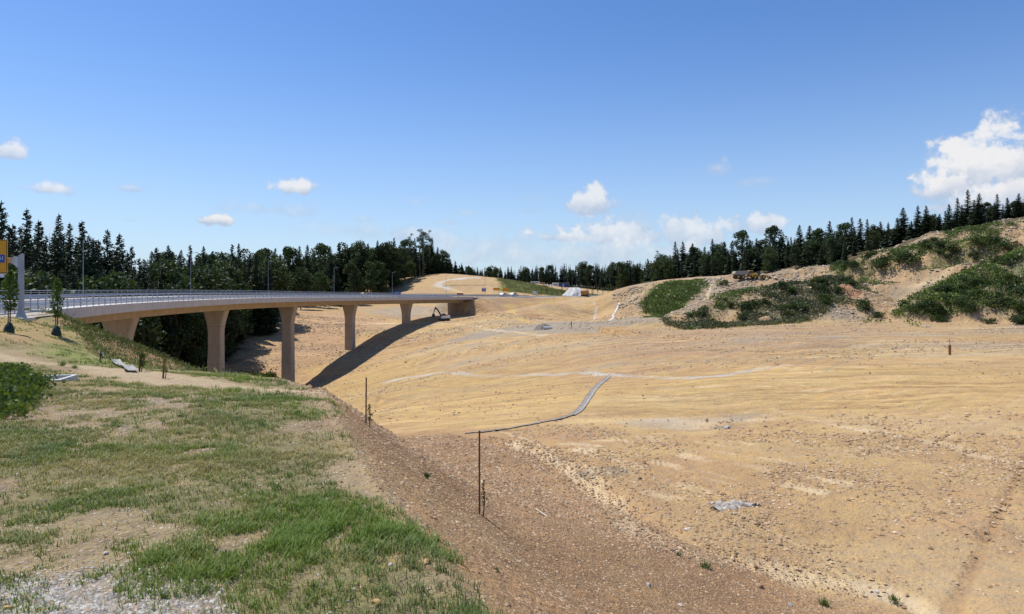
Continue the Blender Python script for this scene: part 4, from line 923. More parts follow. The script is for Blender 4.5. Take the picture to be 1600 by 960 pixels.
for (px, py, w, lb) in [(1352,474,24,'round dark shrub alone on the pale scree between the two green mounds'),(1283,447,26,'dark round shrub on the crest of the scrubby heap'),(1310,452,18,'small dark shrub just right of the round crest shrub'),(1232,452,20,'dark shrub left on the crest of the scrubby heap'),(1325,441,16,'small shrub at the right end of the heap crest'),(1372,490,16,'dark bush at the foot of the right green mound'),(1465,495,20,'grey-green bush growing in the raw cut below the right mound'),(1475,452,22,'dark round bush in the green shoulder, left one of two'),(1505,450,22,'dark round bush in the green shoulder, right one of two'),(1378,408,26,'dense bush on the terrace left of the sandy cliff'),(1490,385,28,'dense dark bush above the long sandy cliff'),(1420,400,30,'broad bush at the middle of the upper terrace'),(1445,378,22,'bush just under the skyline trees above the terrace'),(1530,376,26,'big bush under the tallest skyline spruces'),(1575,382,26,'bush near the right edge on the upper terrace'),(1360,396,20,'small bush at the left end of the upper terrace'),(1545,500,16,'low bush in front of the raw cut near the right edge'),(1595,497,24,'low bush at the right edge under the raw cut'),(1130,440,14,'small bush by the dirt track left of the dumper'),(1095,488,16,'dark shrub at the left tip of the heap'),(1078,492,12,'small dark shrub at the bottom of the dirt track')]:
    q = at(px, py + w * .4); s = w / F * q[1] / 1.7; shrub(q[0], q[1], s, lb, 'bushes on the right-hand mounds')
n = 0
while n < 80:
    px = random.uniform(1130, 1600); py = random.uniform(360, 500); q = at(px, py)
    if veg_mask(np.array([q[0]]), np.array([q[1]]), np.array([q[2]]))[0] < .5 or q[1] > 240: continue
    shrub(q[0], q[1], random.uniform(.8, 2.1), 'small shrub lost in the scrub of ' + ('the dark heap left of the pale scree' if px < 1345 and q[1] < 205 else ('the right green mound' if q[1] < 166 else 'the upper terrace under the trees')), 'small shrubs in scrub ' + ('heap' if px < 1345 and q[1] < 205 else ('mound' if q[1] < 166 else 'terrace'))); n += 1
for (px, py, w) in [(385,520,34),(405,545,36),(392,575,40),(418,560,30),(380,560,40),(408,590,26),(425,525,22),(372,590,36),(415,500,26),(432,550,14)]:
    Y = 150 + (px - 372) * .25; x = pw(px, Y); shrub(x, Y, w / F * Y / 1.5, 'dark bushy shrub on the slope between the second and third piers', 'dark shrubs between the second and third piers', 1.2)
def scatter(name, label, cat_, n, xr, yr, maskf, size, mat, per, hgt=.35, seed=1, spread=.5, aspect=.5, colf=None):
    g = np.random.default_rng(seed); X = g.uniform(*xr, n * 6); Y = g.uniform(*yr, n * 6); Z = height(X, Y)
    k = g.random(n * 6) < maskf(X, Y, Z); X, Y, Z = X[k][:n], Y[k][:n], Z[k][:n]; m = len(X); print(name, m)
    sc_ = g.uniform(.5, 1.4, m); P = np.repeat(np.stack([X, Y, Z], 1), per, 0); S = np.repeat(sc_, per)[:, None]
    P = P + g.normal(0, 1, P.shape) * [spread, spread, 0] * S; P[:, 2] += (g.random(len(P)) ** .7) * hgt * S[:, 0] * 1.6 - .05
    A_ = rv(g, len(P)); A_[:, 2] = np.abs(A_[:, 2]) + .3; B_ = np.cross(A_, rv(g, len(P))); s = size * g.uniform(.6, 1.4, (len(P), 1)) * S
    V, Q = quads(P, A_ * s, B_ * s * aspect); C = None
    if colf is not None: C = {'Col': np.repeat(np.clip(np.repeat(colf(X, Y, Z, g), per, 0) * g.uniform(.6, 1.4, (len(P), 1)), 0, 1), 4, 0)}
    o = link(name, npmesh(name, V, [Q], mat, col=C)); tag(o, label, cat_, None, 'stuff'); return o
SCR = leafmat('scrub_leaves', (0,0,0), (0,0,0), .2, 'Col')
def scrubcol(X, Y, Z, g):
    n = np.clip(.5 + .7 * fbm(X, Y, 6, 190, 4), 0, 1)[:, None]; heapm = (sstep(-4, 2, inpoly(X, Y, HEAP)))[:, None]; r = g.random((len(X), 1))
    c = np.array([.075, .12, .030]) * (1 - n) + np.array([.17, .23, .06]) * n
    c = c * (1 - heapm) + heapm * (np.array([.070, .090, .042]) * (1 - n) + np.array([.150, .150, .085]) * n)
    return np.where(r < .12, np.array([.22, .19, .11]), c)
scatter('scrub', 'rough dark green scrub covering the mounds on the right', 'scrub', 26000, (34, 185), (120, 240), lambda X, Y, Z: veg_mask(X, Y, Z) * .95 * (sstep(-.35, .5, fbm(X, Y, 2.2, 140, 3)) * .85 + .12), .27, SCR, 11, .36, 5, .42, .5, scrubcol)
GP2 = [(-6,335),(-8,372),(12,372),(32,352),(45,345),(58,322),(50,300),(40,318),(30,330)]
scatter('grass', 'bright green grass on the slope below the hilltop wood', 'grass', 9000, (40, 75), (200, 242), lambda X, Y, Z: sstep(-1, 2, inpoly(X, Y, GREENP) + 2 * fbm(X, Y, 4, 191, 3)), .22, SCR, 7, .12, 7, .45, .4, lambda X, Y, Z, g: np.array([.12, .17, .04]) * (1 + .35 * fbm(X, Y, 3, 192, 3)[:, None]))
scatter('grass', 'thin green grass around the far road', 'grass', 9000, (-10, 60), (298, 374), lambda X, Y, Z: sstep(-1, 4, inpoly(X, Y, GP2) + 3 * fbm(X, Y, 6, 193, 3)) * .4, .26, SCR, 6, .14, 8, .6, .4, lambda X, Y, Z, g: np.array([.19, .20, .08]) * (1 + .35 * fbm(X, Y, 6, 194, 3)[:, None]))
scatter('grass', 'green grass and weeds on the steep flank below the bridge start', 'grass', 9000, (-48, -12), (26, 66), lambda X, Y, Z: (polydist(X, Y, CREST)[1] > 0) * sstep(14, 6, polydist(X, Y, CREST)[0]) * (.25 + .6 * sstep(-.4, .5, fbm(X, Y, 3, 195, 3))), .13, SCR, 7, .10, 9, .22, .22, lambda X, Y, Z, g: np.array([.14, .17, .055]) * (1 + .35 * fbm(X, Y, 6, 196, 3)[:, None]))
# ------------------------------------------------------------------ grass, pebbles
def vcolmat(name, rough=.7, trans=0.0):
    return leafmat(name, (0,0,0), (0,0,0), trans, 'Col', rough)
def grass():
    g = np.random.default_rng(11); XS = []; YS = []; SZ = []
    for (xr, yr, n, s) in (((-7, .8), (2.6, 6.5), 70000, .8), ((-10.5, -.3), (5.5, 10), 62000, .9), ((-15, -1), (9, 16), 60000, 1.0), ((-22, -4), (15, 27), 40000, 1.3), ((-38, -12), (26, 50), 20000, 1.9)):
        nc = n // 14 * 3; cx = g.uniform(*xr, nc); cy = g.uniform(*yr, nc)                     # tufts
        k = g.random(nc) < grass_mask(cx, cy) * (.25 + .75 * sstep(-.5, .5, fbm(cx, cy, .9, 150, 3))); cx, cy = cx[k], cy[k]
        r = g.uniform(.02, .10, len(cx)) * s; m = 14; x = np.repeat(cx, m) + g.normal(0, 1, len(cx) * m) * np.repeat(r, m); y = np.repeat(cy, m) + g.normal(0, 1, len(cx) * m) * np.repeat(r, m)
        XS.append(x); YS.append(y); SZ.append(s * np.repeat(g.uniform(.55, 1.35, len(cx)), m))
    n0 = sum(map(len, XS)); X = np.concatenate(XS); Y = np.concatenate(YS); S = np.concatenate(SZ); k = X > -.83 * Y - 1; X, Y, S = X[k], Y[k], S[k]; n = len(X)
    # a few tufts down the brown flank
    print('blades', n); Z = height(X, Y); h = (.03 + .042 * g.random(n)) * S; lush = sstep(-.1, .6, fbm(X, Y, 1.6, 151, 3)) * sstep(3.6, .6, polydist(X, Y, CREST)[0]); h *= 1 + .8 * lush
    a = g.uniform(0, 2 * np.pi, n); lean = g.uniform(.2, 1.1, n); wd = (.0026 + .0013 * g.random(n)) * (.75 + .06 * Y)
    bx, by = np.cos(a + 1.57) * wd, np.sin(a + 1.57) * wd; dx, dy = np.cos(a) * lean * h, np.sin(a) * lean * h
    V = np.stack([np.stack([X - bx, Y - by, Z - .01], 1), np.stack([X + bx, Y + by, Z - .01], 1), np.stack([X + bx * .75 + dx * .45, Y + by * .75 + dy * .45, Z + h * .6], 1), np.stack([X - bx * .75 + dx * .45, Y - by * .75 + dy * .45, Z + h * .6], 1), np.stack([X + dx * 1.3, Y + dy * 1.3, Z + h], 1)], 1).reshape(-1, 3)
    b0 = np.arange(n) * 5; Q = np.stack([b0, b0 + 1, b0 + 2, b0 + 3], 1); T = np.stack([b0 + 3, b0 + 2, b0 + 4], 1)
    dry = np.clip(.31 + .45 * fbm(X, Y, 1.1, 152, 4) + .25 * fbm(X, Y, 5, 153, 2) - .45 * lush + g.normal(0, .22, n), 0, 1)[:, None]
    blu = np.clip(.35 + .7 * fbm(X, Y, 2.4, 154, 3), 0, 1)[:, None]
    c = np.array([.155, .235, .042]) * (1 - blu) + np.array([.100, .165, .056]) * blu; c = c * (1 - .0 * dry); c = c * (1 - dry) + np.array([.44, .37, .21]) * dry; c = c * g.uniform(.7, 1.35, (n, 1))
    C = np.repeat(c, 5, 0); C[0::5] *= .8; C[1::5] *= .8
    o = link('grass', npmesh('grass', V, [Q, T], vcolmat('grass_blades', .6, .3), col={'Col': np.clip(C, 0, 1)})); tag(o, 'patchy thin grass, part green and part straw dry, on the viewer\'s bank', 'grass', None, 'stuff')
grass()
OCT = np.array([[1,0,0],[0,1,0],[-1,0,0],[0,-1,0],[0,0,.75],[0,0,-.6],[.55,.55,.45],[-.55,.5,.4]]); 
def stones(name, label, n, xr, yr, maskf, smin, smax_, pal, seed, powr=3.0):
    g = np.random.default_rng(seed); X = g.uniform(*xr, n * 4); Y = g.uniform(*yr, n * 4); k = g.random(n * 4) < maskf(X, Y); X, Y = X[k][:n], Y[k][:n]; m = len(X); Z = height(X, Y); print(name, m)
    O = OCT[:6]; s = (smin + (smax_ - smin) * g.random(m) ** powr) * (.75 + .035 * Y); J = O[None] * g.uniform(.6, 1.25, (m, 6, 3)) * s[:, None, None]
    a = g.uniform(0, 6.28, m); ca, sa = np.cos(a)[:, None], np.sin(a)[:, None]; x = J[..., 0] * ca - J[..., 1] * sa; y = J[..., 0] * sa + J[..., 1] * ca; J = np.stack([x, y, J[..., 2] * .75], -1)
    V = (J + np.stack([X, Y, Z + s * .12], 1)[:, None]).reshape(-1, 3); b0 = (np.arange(m) * 6)[:, None, None]
    f = np.array([[0,1,4],[1,2,4],[2,3,4],[3,0,4],[1,0,5],[2,1,5],[3,2,5],[0,3,5]]); T = (f[None] + b0).reshape(-1, 3)
    pal = np.array(pal); c = pal[g.integers(0, len(pal), m)] * g.uniform(.7, 1.2, (m, 1)); C = np.repeat(c, 6, 0)
    o = link(name, npmesh(name, V, [T], STM, col={'Col': np.clip(C, 0, 1)})); tag(o, label, 'stones', None, 'stuff')
STM = vcolmat('stone', .9)
def flank(X, Y):
    d, s, e = polydist(X, Y, CREST); t = np.where(s > 0, d, -d); dr = polydist(X, Y, RILL + [(20, 9)]); return sstep(-1.2, .8, t) * np.where(dr[1] > 0, 1, sstep(2.2, 0, dr[0]) * .7) * (Y < 45)
BP = [(.42,.27,.15),(.40,.25,.14),(.49,.35,.22),(.33,.21,.12),(.52,.41,.28),(.24,.16,.10),(.42,.27,.15),(.39,.25,.14)]
stones('pebbles', 'brown pebbles and clods covering the steep flank', 62000, (-6, 9), (2.5, 20), flank, .006, .034, BP, 31, 3.8)
stones('rubble', 'scattered brown clods along the lower flank', 22000, (-9, 16), (18, 42), flank, .012, .06, BP, 32, 3.0)
stones('clods', 'small tan clods on the graded field', 30000, (0, 34), (15, 46), lambda X, Y: (1 - flank(X, Y)) * np.clip(.35 + .8 * fbm(X, Y, 4, 160, 3), .03, 1) * sstep(50, 24, Y) * (polydist(X, Y, CREST)[1] > 0), .012, .07, [(.46,.31,.17),(.38,.25,.14),(.5,.38,.25),(.34,.22,.12),(.42,.30,.18)], 33, 3.5)
stones('rubble', 'broken grey and tan rubble on the raw slopes of the right-hand hill', 17000, (36, 180), (122, 240), lambda X, Y: sstep(-7.6, -6.4, heights(np.stack([X, Y], -1))) * np.clip(.4 + .8 * fbm(X, Y, 7, 161, 3), .05, 1), .02, .10, [(.36,.31,.24),(.42,.33,.22),(.30,.26,.21),(.46,.36,.24),(.26,.2,.14)], 36, 3.5)
stones('clods', 'clods and lumps strewn over the far field and the valley slopes', 42000, (-85, 110), (46, 240), lambda X, Y: (heights(np.stack([X, Y], -1)) < -6.5) * (inpoly(X, Y, FORL) < 0) * (polydist(X, Y, CREST)[0] > 9) * np.clip(.12 + .9 * fbm(X * .4, Y, 9, 162, 4) + .5 * sstep(-40, -55, X), .02, 1), .009, .055, [(.44,.31,.18),(.32,.21,.13),(.5,.4,.28),(.26,.18,.11),(.40,.34,.26),(.55,.46,.34)], 37, 4)
stones('gravel', 'pale crushed gravel in the bottom left corner', 26000, (-5.5, -1.2), (2.8, 5.6), lambda X, Y: sstep(-.3, .35, inpoly(X, Y, [(-6.5, 1), (-1.9, 1), (-1.75, 4.2), (-2.3, 4.75), (-3.4, 5.2), (-4.6, 5.1), (-6.5, 5.2)]) + .25 * fbm(X, Y, .8, 95, 3)), .006, .026, [(.5,.46,.40),(.42,.38,.33),(.58,.54,.48),(.34,.30,.25),(.5,.38,.25)], 34, 1.5)
stones('grit', 'fine pale grit showing between the grass tufts', 30000, (-12, 1), (2.8, 16), lambda X, Y: (1 - grass_mask(X, Y) * .8) * (1 - flank(X, Y)), .005, .022, [(.45,.33,.2),(.52,.42,.3),(.38,.26,.15),(.56,.5,.42)], 35, 2.5)
# single stones one can point at
def rock(name, px, py, wpx, col, label, group=None, catn='stone', flat=.7, Z=None):
    q = at(px, py); s = wpx / F * q[1] / 2; g = np.random.default_rng(int(px * 7 + py)); import bmesh
    bm = bmesh.new(); bmesh.ops.create_icosphere(bm, subdivisions=3, radius=1)
    f = g.normal(size=(9, 3)); f /= np.linalg.norm(f, axis=1, keepdims=True); dd = g.uniform(.55, .95, 9)
    for v in bm.verts:
        p = np.array(v.co)
        for n_, d_ in zip(f, dd):
            e = p @ n_ - d_
            if e > 0: p = p - n_ * e * .92
        v.co = Vector(p * (1 + .05 * math.sin(11 * p[0] + 7 * p[1])))
    me = bpy.data.meshes.new(name); bm.to_mesh(me); bm.free(); me.materials.append(col); o = link(name, me, None, (q[0], q[1], q[2] + s * .2)); o.scale = (s, s * g.uniform(.7, 1), s * flat); o.rotation_euler = (0, 0, g.uniform(0, 6)); return tag(o, label, catn, group)
RP = simple('pale_rock', (.62,.57,.50), (.5,.44,.37), 3, .85, 0, .5, 8); RB = simple('brown_rock', (.30,.19,.12), (.40,.27,.17), 3, .9, 0, .5, 8); RO = simple('ochre_rock', (.50,.31,.13), (.58,.38,.18), 3, .9, 0, .4, 8); RG = simple('grey_rock', (.30,.28,.26), (.4,.38,.35), 3, .9, 0, .4, 8)
for a in [(346,925,13,RP,'white stone in the grass, largest near the bottom edge'),(165,866,9,RP,'pale stone left in the grass above the gravel corner'),(201,866,7,RP,'small pale stone right of a similar one in the grass'),(6,687,6,RP,'tiny pale stone at the left edge in the grass'),(613,786,7,RP,'white pebble on the brown flank right of the lush grass'),(604,858,9,RP,'white stone at the grass edge, upper of two'),(610,884,10,RP,'whitish stone at the grass edge, lower of two'),(667,880,16,RO,'tan stone among tufts at the grass edge'),(678,797,11,RB,'dark brown stone halfway down the flank, left of the stake'),(617,840,14,RO,'flat orange stone at the grass edge'),(588,944,16,RO,'flat yellowish stone near the bottom edge'),(362,660,0,RO,''),(238,871,12,RB,'brown clod in the middle of the dry grass'),(1013,916,11,RG,'grey stone on the brown flank near the bottom, left of the green weeds'),(1187,918,13,RB,'dark stone at the bottom of the flank beside the rill'),(1063,947,9,RP,'small white stone near the bottom edge on the flank'),(1370,926,9,RP,'pale stone beside the weedy rill at the lower right'),(1073,829,9,RP,'pale stone at the foot of the flank by the rill'),(1235,947,9,RG,'grey stone near the bottom edge right of the weeds'),(1104,657,7,RB,'dark stone by the puddled clay'),(1196,667,7,RB,'dark stone on the right rim of the puddled clay'),(12,952,15,RO,'ochre stone in the gravel corner, left one'),(66,955,9,RO,'ochre stone in the gravel corner, right one'),(1136,670,12,RG,'grey lump of clay at the rim of the puddled clay')]:
    if a[2]: rock('stone', *a[:4][:3], a[3], a[4])
# weeds
WEED = leafmat('weed_leaves', (.055, .095, .022), (.115, .165, .04), .3)
def weedmask(X, Y, Z): return sstep(-.4, .4, inpoly(X, Y, [A(-40, 655), A(6, 655), A(18, 640), A(32, 622), A(40, 606), A(28, 594), A(4, 582), A(-40, 576)]) + .3 * fbm(X, Y, .8, 170, 3))
scatter('weeds', 'bright green leafy weeds at the left edge beside the drain frame', 'weeds', 2600, (-17.5, -8), (8.5, 22), weedmask, .055, WEED, 26, .15, 6, .10)
def weed_plant(px, py, wpx, label, col=WEED, grassy=False):
    q = at(px, py); s = wpx / F * q[1] / 2; g = np.random.default_rng(int(px + py)); n = 90; a = g.uniform(0, 6.28, n); L = s * g.uniform(.5, 1.1, n); el = g.uniform(.15, 1.2, n)
    A_ = np.stack([np.cos(a) * np.cos(el), np.sin(a) * np.cos(el), np.sin(el)], 1) * L[:, None]; P = g.normal(0, s * .25, (n, 3)); P[:, 2] = 0; B_ = np.stack([-np.sin(a), np.cos(a), 0 * a], 1) * (L * (.05 if grassy else .22))[:, None]
    V, Q = quads(P, A_, B_); o = link('grass_tuft' if grassy else 'weed_plant', npmesh('weed', V, [Q], col), None, (q[0], q[1], q[2])); tag(o, label, 'grass tuft' if grassy else 'weed')
GT = leafmat('tuft_leaves', (.05, .10, .02), (.09, .15, .03), .3)
for a in [(666,746,16,'pale green weed on the brown flank left of the tall stake',WEED,False),(1060,868,14,'green tuft at the foot of the flank, upper left of two',GT,True),(1102,888,26,'larger green tuft at the foot of the flank, lower right of two',GT,True),(1288,946,28,'low green tuft near the bottom edge on the flank',GT,True),(353,872,34,'big dark grass tuft in the dry grass near the bottom',GT,True),(432,765,26,'bright tall grass tuft at the middle of the bank',GT,True),(255,935,24,'green tuft near the bottom edge beside the gravel corner',GT,True),(383,575,0,'',GT,True),(1398,940,26,'weedy tuft on the rill at the lower right',GT,True),(97,572,16,'dark tuft just above the drain frame',GT,True),(117,576,16,'dark tuft above and right of the drain frame',GT,True),(776,892,14,'thin dry tuft at the foot of the lush grass edge',GT,True)]:
    if a[2]: weed_plant(*a)

# ------------------------------------------------------------------ stakes and saplings
def sapling(x, y, z, h, stake_h, label, lean=0.0, crown=(.35, 1.0), cw=.35, bag=False, nleaf=260, lsize=.09, stake=.022, group=None, name='staked_sapling'):
    o = empty(name, (x, y, z)); tag(o, label, 'sapling', group); g = np.random.default_rng(int(abs(x * 31 + y * 17)) + 5)
    if stake_h:
        mb = MB(); mb.tube([(-.04, 0, -.25), (-.04 + lean, 0, stake_h)], [stake, stake * .95], 6); mb.build('stake', TW, o)
    mb = MB(); mb.tube([(.04, 0, -.1), (.07, .02, h * .4), (.05, -.02, h * .75), (.04, 0, h)], [.02 * h ** .5, .016 * h ** .5, .011 * h ** .5, .004], 6)
    for k in range(9):
        a = g.uniform(0, 6.28); hh = h * g.uniform(crown[0], .92); mb.tube([(.05, 0, hh), (.05 + cw * .7 * math.cos(a), cw * .7 * math.sin(a), hh + cw * .5)], [.008 * h ** .5, .003], 4)
    mb.build('stem', BARK, o)
    t = g.random(nleaf); w = cw * np.sin(np.pi * (t * .88 + .10)) ** .7; a = g.uniform(0, 6.28, nleaf); r = w * np.sqrt(g.random(nleaf))
    P = np.stack([.05 + r * np.cos(a), r * np.sin(a), h * (crown[0] + (crown[1] - crown[0]) * t)], 1); A_ = rv(g, nleaf) * lsize * g.uniform(.7, 1.3, (nleaf, 1)); B_ = np.cross(A_, rv(g, nleaf)) * .5
    V, Q = quads(P, A_, B_); link('leaves', npmesh('leaves', V, [Q], YNG), o)
    if bag:
        mb = MB(); mb.tube([(0, 0, -.05), (0, 0, .15), (.02, 0, .4), (.03, 0, .55)], [.26, .27, .19, .10], 12); mb.build('watering_bag', simple('green_bag', (.012, .03, .025), (.02, .045, .035), 4, .6), o)
    return o
q = at(752, 805); Y = q[1]; sapling(q[0], q[1], q[2], 130 / F * Y * .42, 132 / F * Y, 'tall dark wooden stake with a small climbing sapling, nearest on the brown flank', .0, (.25, 1.0), .055, False, 90, .035, .022)
q = at(574, 657); d_ = 16.9; zz = H(-3.67, 16.9); sapling(-3.67, 16.9, zz, .52, 74 / F * 16.9, 'second dark wooden stake, standing at the top edge of the brown flank', .01, (.2, 1.0), .08, False, 80, .045, .02)
q = at(14, 520); sapling(q[0], q[1], q[2], 97 / F * q[1], 1.6, 'leafy young tree with a dark watering bag at the left edge', 0, (.36, 1.0), .42, True, 900, .13, .03, None, 'young_tree')
q = at(88, 524); sapling(q[0], q[1], q[2], 88 / F * q[1], 1.5, 'narrow young tree in front of the bridge start, right of the gantry post', 0, (.32, 1.0), .36, True, 800, .12, .03, None, 'young_tree')
for (px, py, hp, lb, lf) in [(157,567,19,'thin stake on the green flank left of the drain chute',20),(219,581,32,'staked sapling halfway down the green flank, middle of three',120),(256,592,32,'thin leaning stake with bare sapling at the bottom of the green flank',10)]:
    q = at(px, py); sapling(q[0], q[1], q[2], hp / F * q[1] * .95, hp / F * q[1] * .9, lb, .05, (.3, 1.0), .14, False, lf, .09, .03)
k = 0
for px in list(range(838, 960, 8)):
    Y = 318 + (px % 5) * 4 + (px - 838) * .18; x = pw(px, Y); z = H(x, Y); k += 1
    sapling(x, Y, z, 3.2 + (px % 7) * .25, 2.2, 'slim young tree in the row beyond the road' + (' left of the white slab' if px < 880 else ' by the white heap'), 0, (.3, 1), .7, False, 90, .3, .05, 'young trees ' + ('left of the white slab' if px < 880 else 'by the white heap'), 'young_tree')

# drain frame in the grass
qa, qb = at(60, 600), at(108, 592); dx = (qb[0] - qa[0]); o = empty('storm_drain', at(76, 594)); tag(o, 'pale square concrete drain frame with dark grating sunk in the grass', 'drain')
cx, cy, cz = o.location; w = 58 / F * cy; mb = MB(); hh = .5 * w; t = .09 * w; ln = 1.05
for (x, y, a, b_) in ((0, -ln/2, w, t * 1.4), (0, ln/2, w, t), (-hh + t/2, 0, t, ln - t * 1.25), (hh - t/2, 0, t, ln - t * 1.25)): mb.box((x, y, -.04), (a, b_, .22))
mb.build('frame', simple('pale_concrete', (.55,.54,.50), (.63,.62,.58), 5, .85), o, bevel=.012); mb = MB(); mb.box((0, 0, -.02), (w - 2 * t - .01, ln - t * 1.3, .02))
for i in range(14): mb.box((-hh + t + (i + .5) * (w - 2 * t) / 14, 0, .01), (.02, ln - t * 1.6, .04))
mb.build('grating', simple('grate_metal', (.20,.20,.19), (.28,.27,.25), 6, .6, .4), o); o.rotation_euler = (0, 0, math.radians(12))
# ribbons that lie on the ground
def ribbon(name, pts, w, mat, label=None, cat_=None, kind=None, dz=.04, side=None, lip=None):
    P = [Vector((p[0], p[1], 0)) for p in pts]; P = cat(P, 10); V = []; n = len(P); prof = side or [(-.5, .0), (.5, .0)]
    for i, p in enumerate(P):
        d = (P[min(i+1, n-1)] - P[max(i-1, 0)]).normalized(); r = Vector((d.y, -d.x, 0))
        for t, z in prof: q = p + r * t * w; V.append((q.x, q.y, z))
    hz = heights([(v[0], v[1]) for v in V]); V = [(v[0], v[1], h + dz + v[2]) for v, h in zip(V, hz)]; k = len(prof)
    fs = [(i*k+j, i*k+j+1, (i+1)*k+j+1, (i+1)*k+j) for i in range(n-1) for j in range(k-1)]
    me = bpy.data.meshes.new(name); me.from_pydata(V, [], fs); me.materials.append(mat); me.update(); o = link(name, me); return tag(o, label, cat_, None, kind)
GEO = simple('stone_lining', (.15,.14,.125), (.36,.31,.25), 3.5, .95, 0, .8, 6); GEOW = simple('white_lining', (.58,.56,.52), (.48,.45,.41), 2, .9)
CH = AL([(726,678),(760,675),(810,667),(860,658),(890,650),(905,640),(918,622),(932,604),(950,589)])
c = empty('drainage_ditch', (CH[4][0], CH[4][1], 0)); tag(c, 'stone-lined drainage ditch bending across the graded field', 'ditch')
o = ribbon('stone_bed', CH, .42, GEO, dz=.035, side=[(-.6, .03), (-.35, .0), (0, -.02), (.35, 0), (.6, .03)]); o.parent = c; o.location = -Vector(c.location)
o = ribbon('pale_edge', [(x + .30, y - .1) for x, y in CH[4:]], .17, GEOW, dz=.08, side=[(-.5, -.02), (0, .06), (.5, -.02)]); o.parent = c; o.location = -Vector(c.location)
o = ribbon('drain_chute', AL([(158,557),(170,562),(182,568),(194,575),(206,582)]), .34, simple('chute_stone', (.25,.245,.23), (.38,.37,.35), 4, .9, 0, .7, 9), 'pale stone-lined chute running down the green flank', 'drain chute', dz=.08, side=[(-.6, .06), (-.3, 0), (.3, 0), (.6, .06)])
o = ribbon('drain_chute', [(37.5, 233), (34, 224), (33.0, 216), (29.5, 204)], .8, GEOW, 'whitish channel running down the far dirt slope above the grey terrace', 'drain chute', dz=.1)
# lath and crumpled sheet
q = at(845, 804); o = MB(); o.box((0, 0, .03), (.36, .05, .03), 0); o = o.build('wooden_lath', simple('pale_wood', (.62,.52,.38), (.7,.6,.46), 8, .8), bevel=.003); o.location = (q[0], q[1], q[2] + .02); o.rotation_euler = (math.radians(8), math.radians(24), math.radians(-28)); tag(o, 'pale wooden lath lying on the brown flank right of the stake', 'lath')
q = at(1140, 793); mb = None; nx, ny = 60, 22; V = []; 
for j in range(ny):
    for i in range(nx):
        u = i / (nx - 1); v = j / (ny - 1) - .5; L_ = 80 / F * q[1]; wd = .50 * (1 - u) ** .8 + .07 + .1 * math.sin(17 * u) * (1 - u); x = (u - .32) * L_; y = v * wd * 1.8 + .28 * u * L_ * .9
        V.append((x + .10 * math.sin(9 * v + 3 * u), y + .08 * math.sin(13 * u), 0))
hz = heights([(v[0] + q[0], v[1] + q[1]) for v in V]); cr = .02 + .20 * np.abs(fbm(np.array([v[0] for v in V]) * 1.0, np.array([v[1] for v in V]) * 1.7, .55, 201, 4)); vv = np.abs((np.arange(ny) / (ny - 1) - .5) * 2).repeat(nx); cr = cr * np.clip(1.25 - vv ** 3, 0, 1) - .05 * (vv > .93)
V = [(v[0], v[1], c_ + h - q[2]) for v, h, c_ in zip(V, hz, cr)]
I = np.arange(nx * ny).reshape(ny, nx); Q = np.stack([I[:-1, :-1], I[:-1, 1:], I[1:, 1:], I[1:, :-1]], -1).reshape(-1, 4)
o = link('plastic_sheet', npmesh('plastic_sheet', np.array(V), [Q], simple('dirty_sheet', (.50,.46,.41), (.22,.18,.14), 6, .6), smooth=True), None, q); tag(o, 'crumpled whitish sheet half buried in the field, tapering to a dark tail', 'plastic sheet')
# casing pipe on the right
q = at(1484, 555); h_ = 24 / F * q[1]; o = empty('casing_pipe', q); tag(o, 'rusty upright pipe with a thin rod on top, alone on the right of the field', 'pipe')
mb = MB(); r = .15; mb.tube([(0,0,-.3),(0,0,h_*.64)], r, 14, cap=False); mb.tube([(0,0,h_*.60),(0,0,h_*.64)], r*1.12, 14); mb.build('casing', RUST, o, smooth=False)
mb = MB(); mb.tube([(.02,0,h_*.6),(.0,0,h_*1.05)], .03, 6); mb.build('rod', RUST, o)
q = at(893, 512); o = MB(); o.tube([(0,0,-.2),(0,0,1.5)], .09, 8); o.box((0,0,1.5),(.24,.24,.1)); o = o.build('marker_post', BLK); o.location = q; tag(o, 'small dark marker post standing on the grey terrace', 'post')
q = at(1062, 512); rock('stone', 1075, 512, 17, RP, 'whitish flat slab at the foot of the scrubby heap', None, 'stone', .25)
# ------------------------------------------------------------------ machines, vehicles and things far off
ORG = simple('orange_paint', (.55,.20,.03), (.48,.17,.03), 2, .5); YLW = simple('machine_yellow', (.62,.36,.05), (.55,.31,.05), 2, .5); GLS = simple('dark_glass', (.02,.025,.03), None, 2, .15, 0, spec=.6)
LGREY = simple('pale_metal', (.55,.55,.55), (.48,.48,.48), 2, .5); WPNT = simple('white_paint', (.75,.75,.74), (.7,.7,.69), 2, .4); BPNT = simple('blue_paint', (.02,.06,.28), (.02,.05,.24), 2, .4); SOIL = simple('soil_heap', (.40,.27,.15), (.3,.2,.11), 2, .95, 0, .5)
def wheel(parent, x, y, r, w, hub=LGREY):
    mb = MB(); mb.tube([(x, y - w/2, r), (x, y - w/2 + .03, r), (x, y + w/2 - .03, r), (x, y + w/2, r)], [r*.92, r, r, r*.92], 18); o = mb.build('wheel', DARKM, parent)
    mb = MB(); mb.tube([(x, y - w/2 - .02, r), (x, y + w/2 + .02, r)], r * .5, 12); mb.build('rim', hub, o); return o
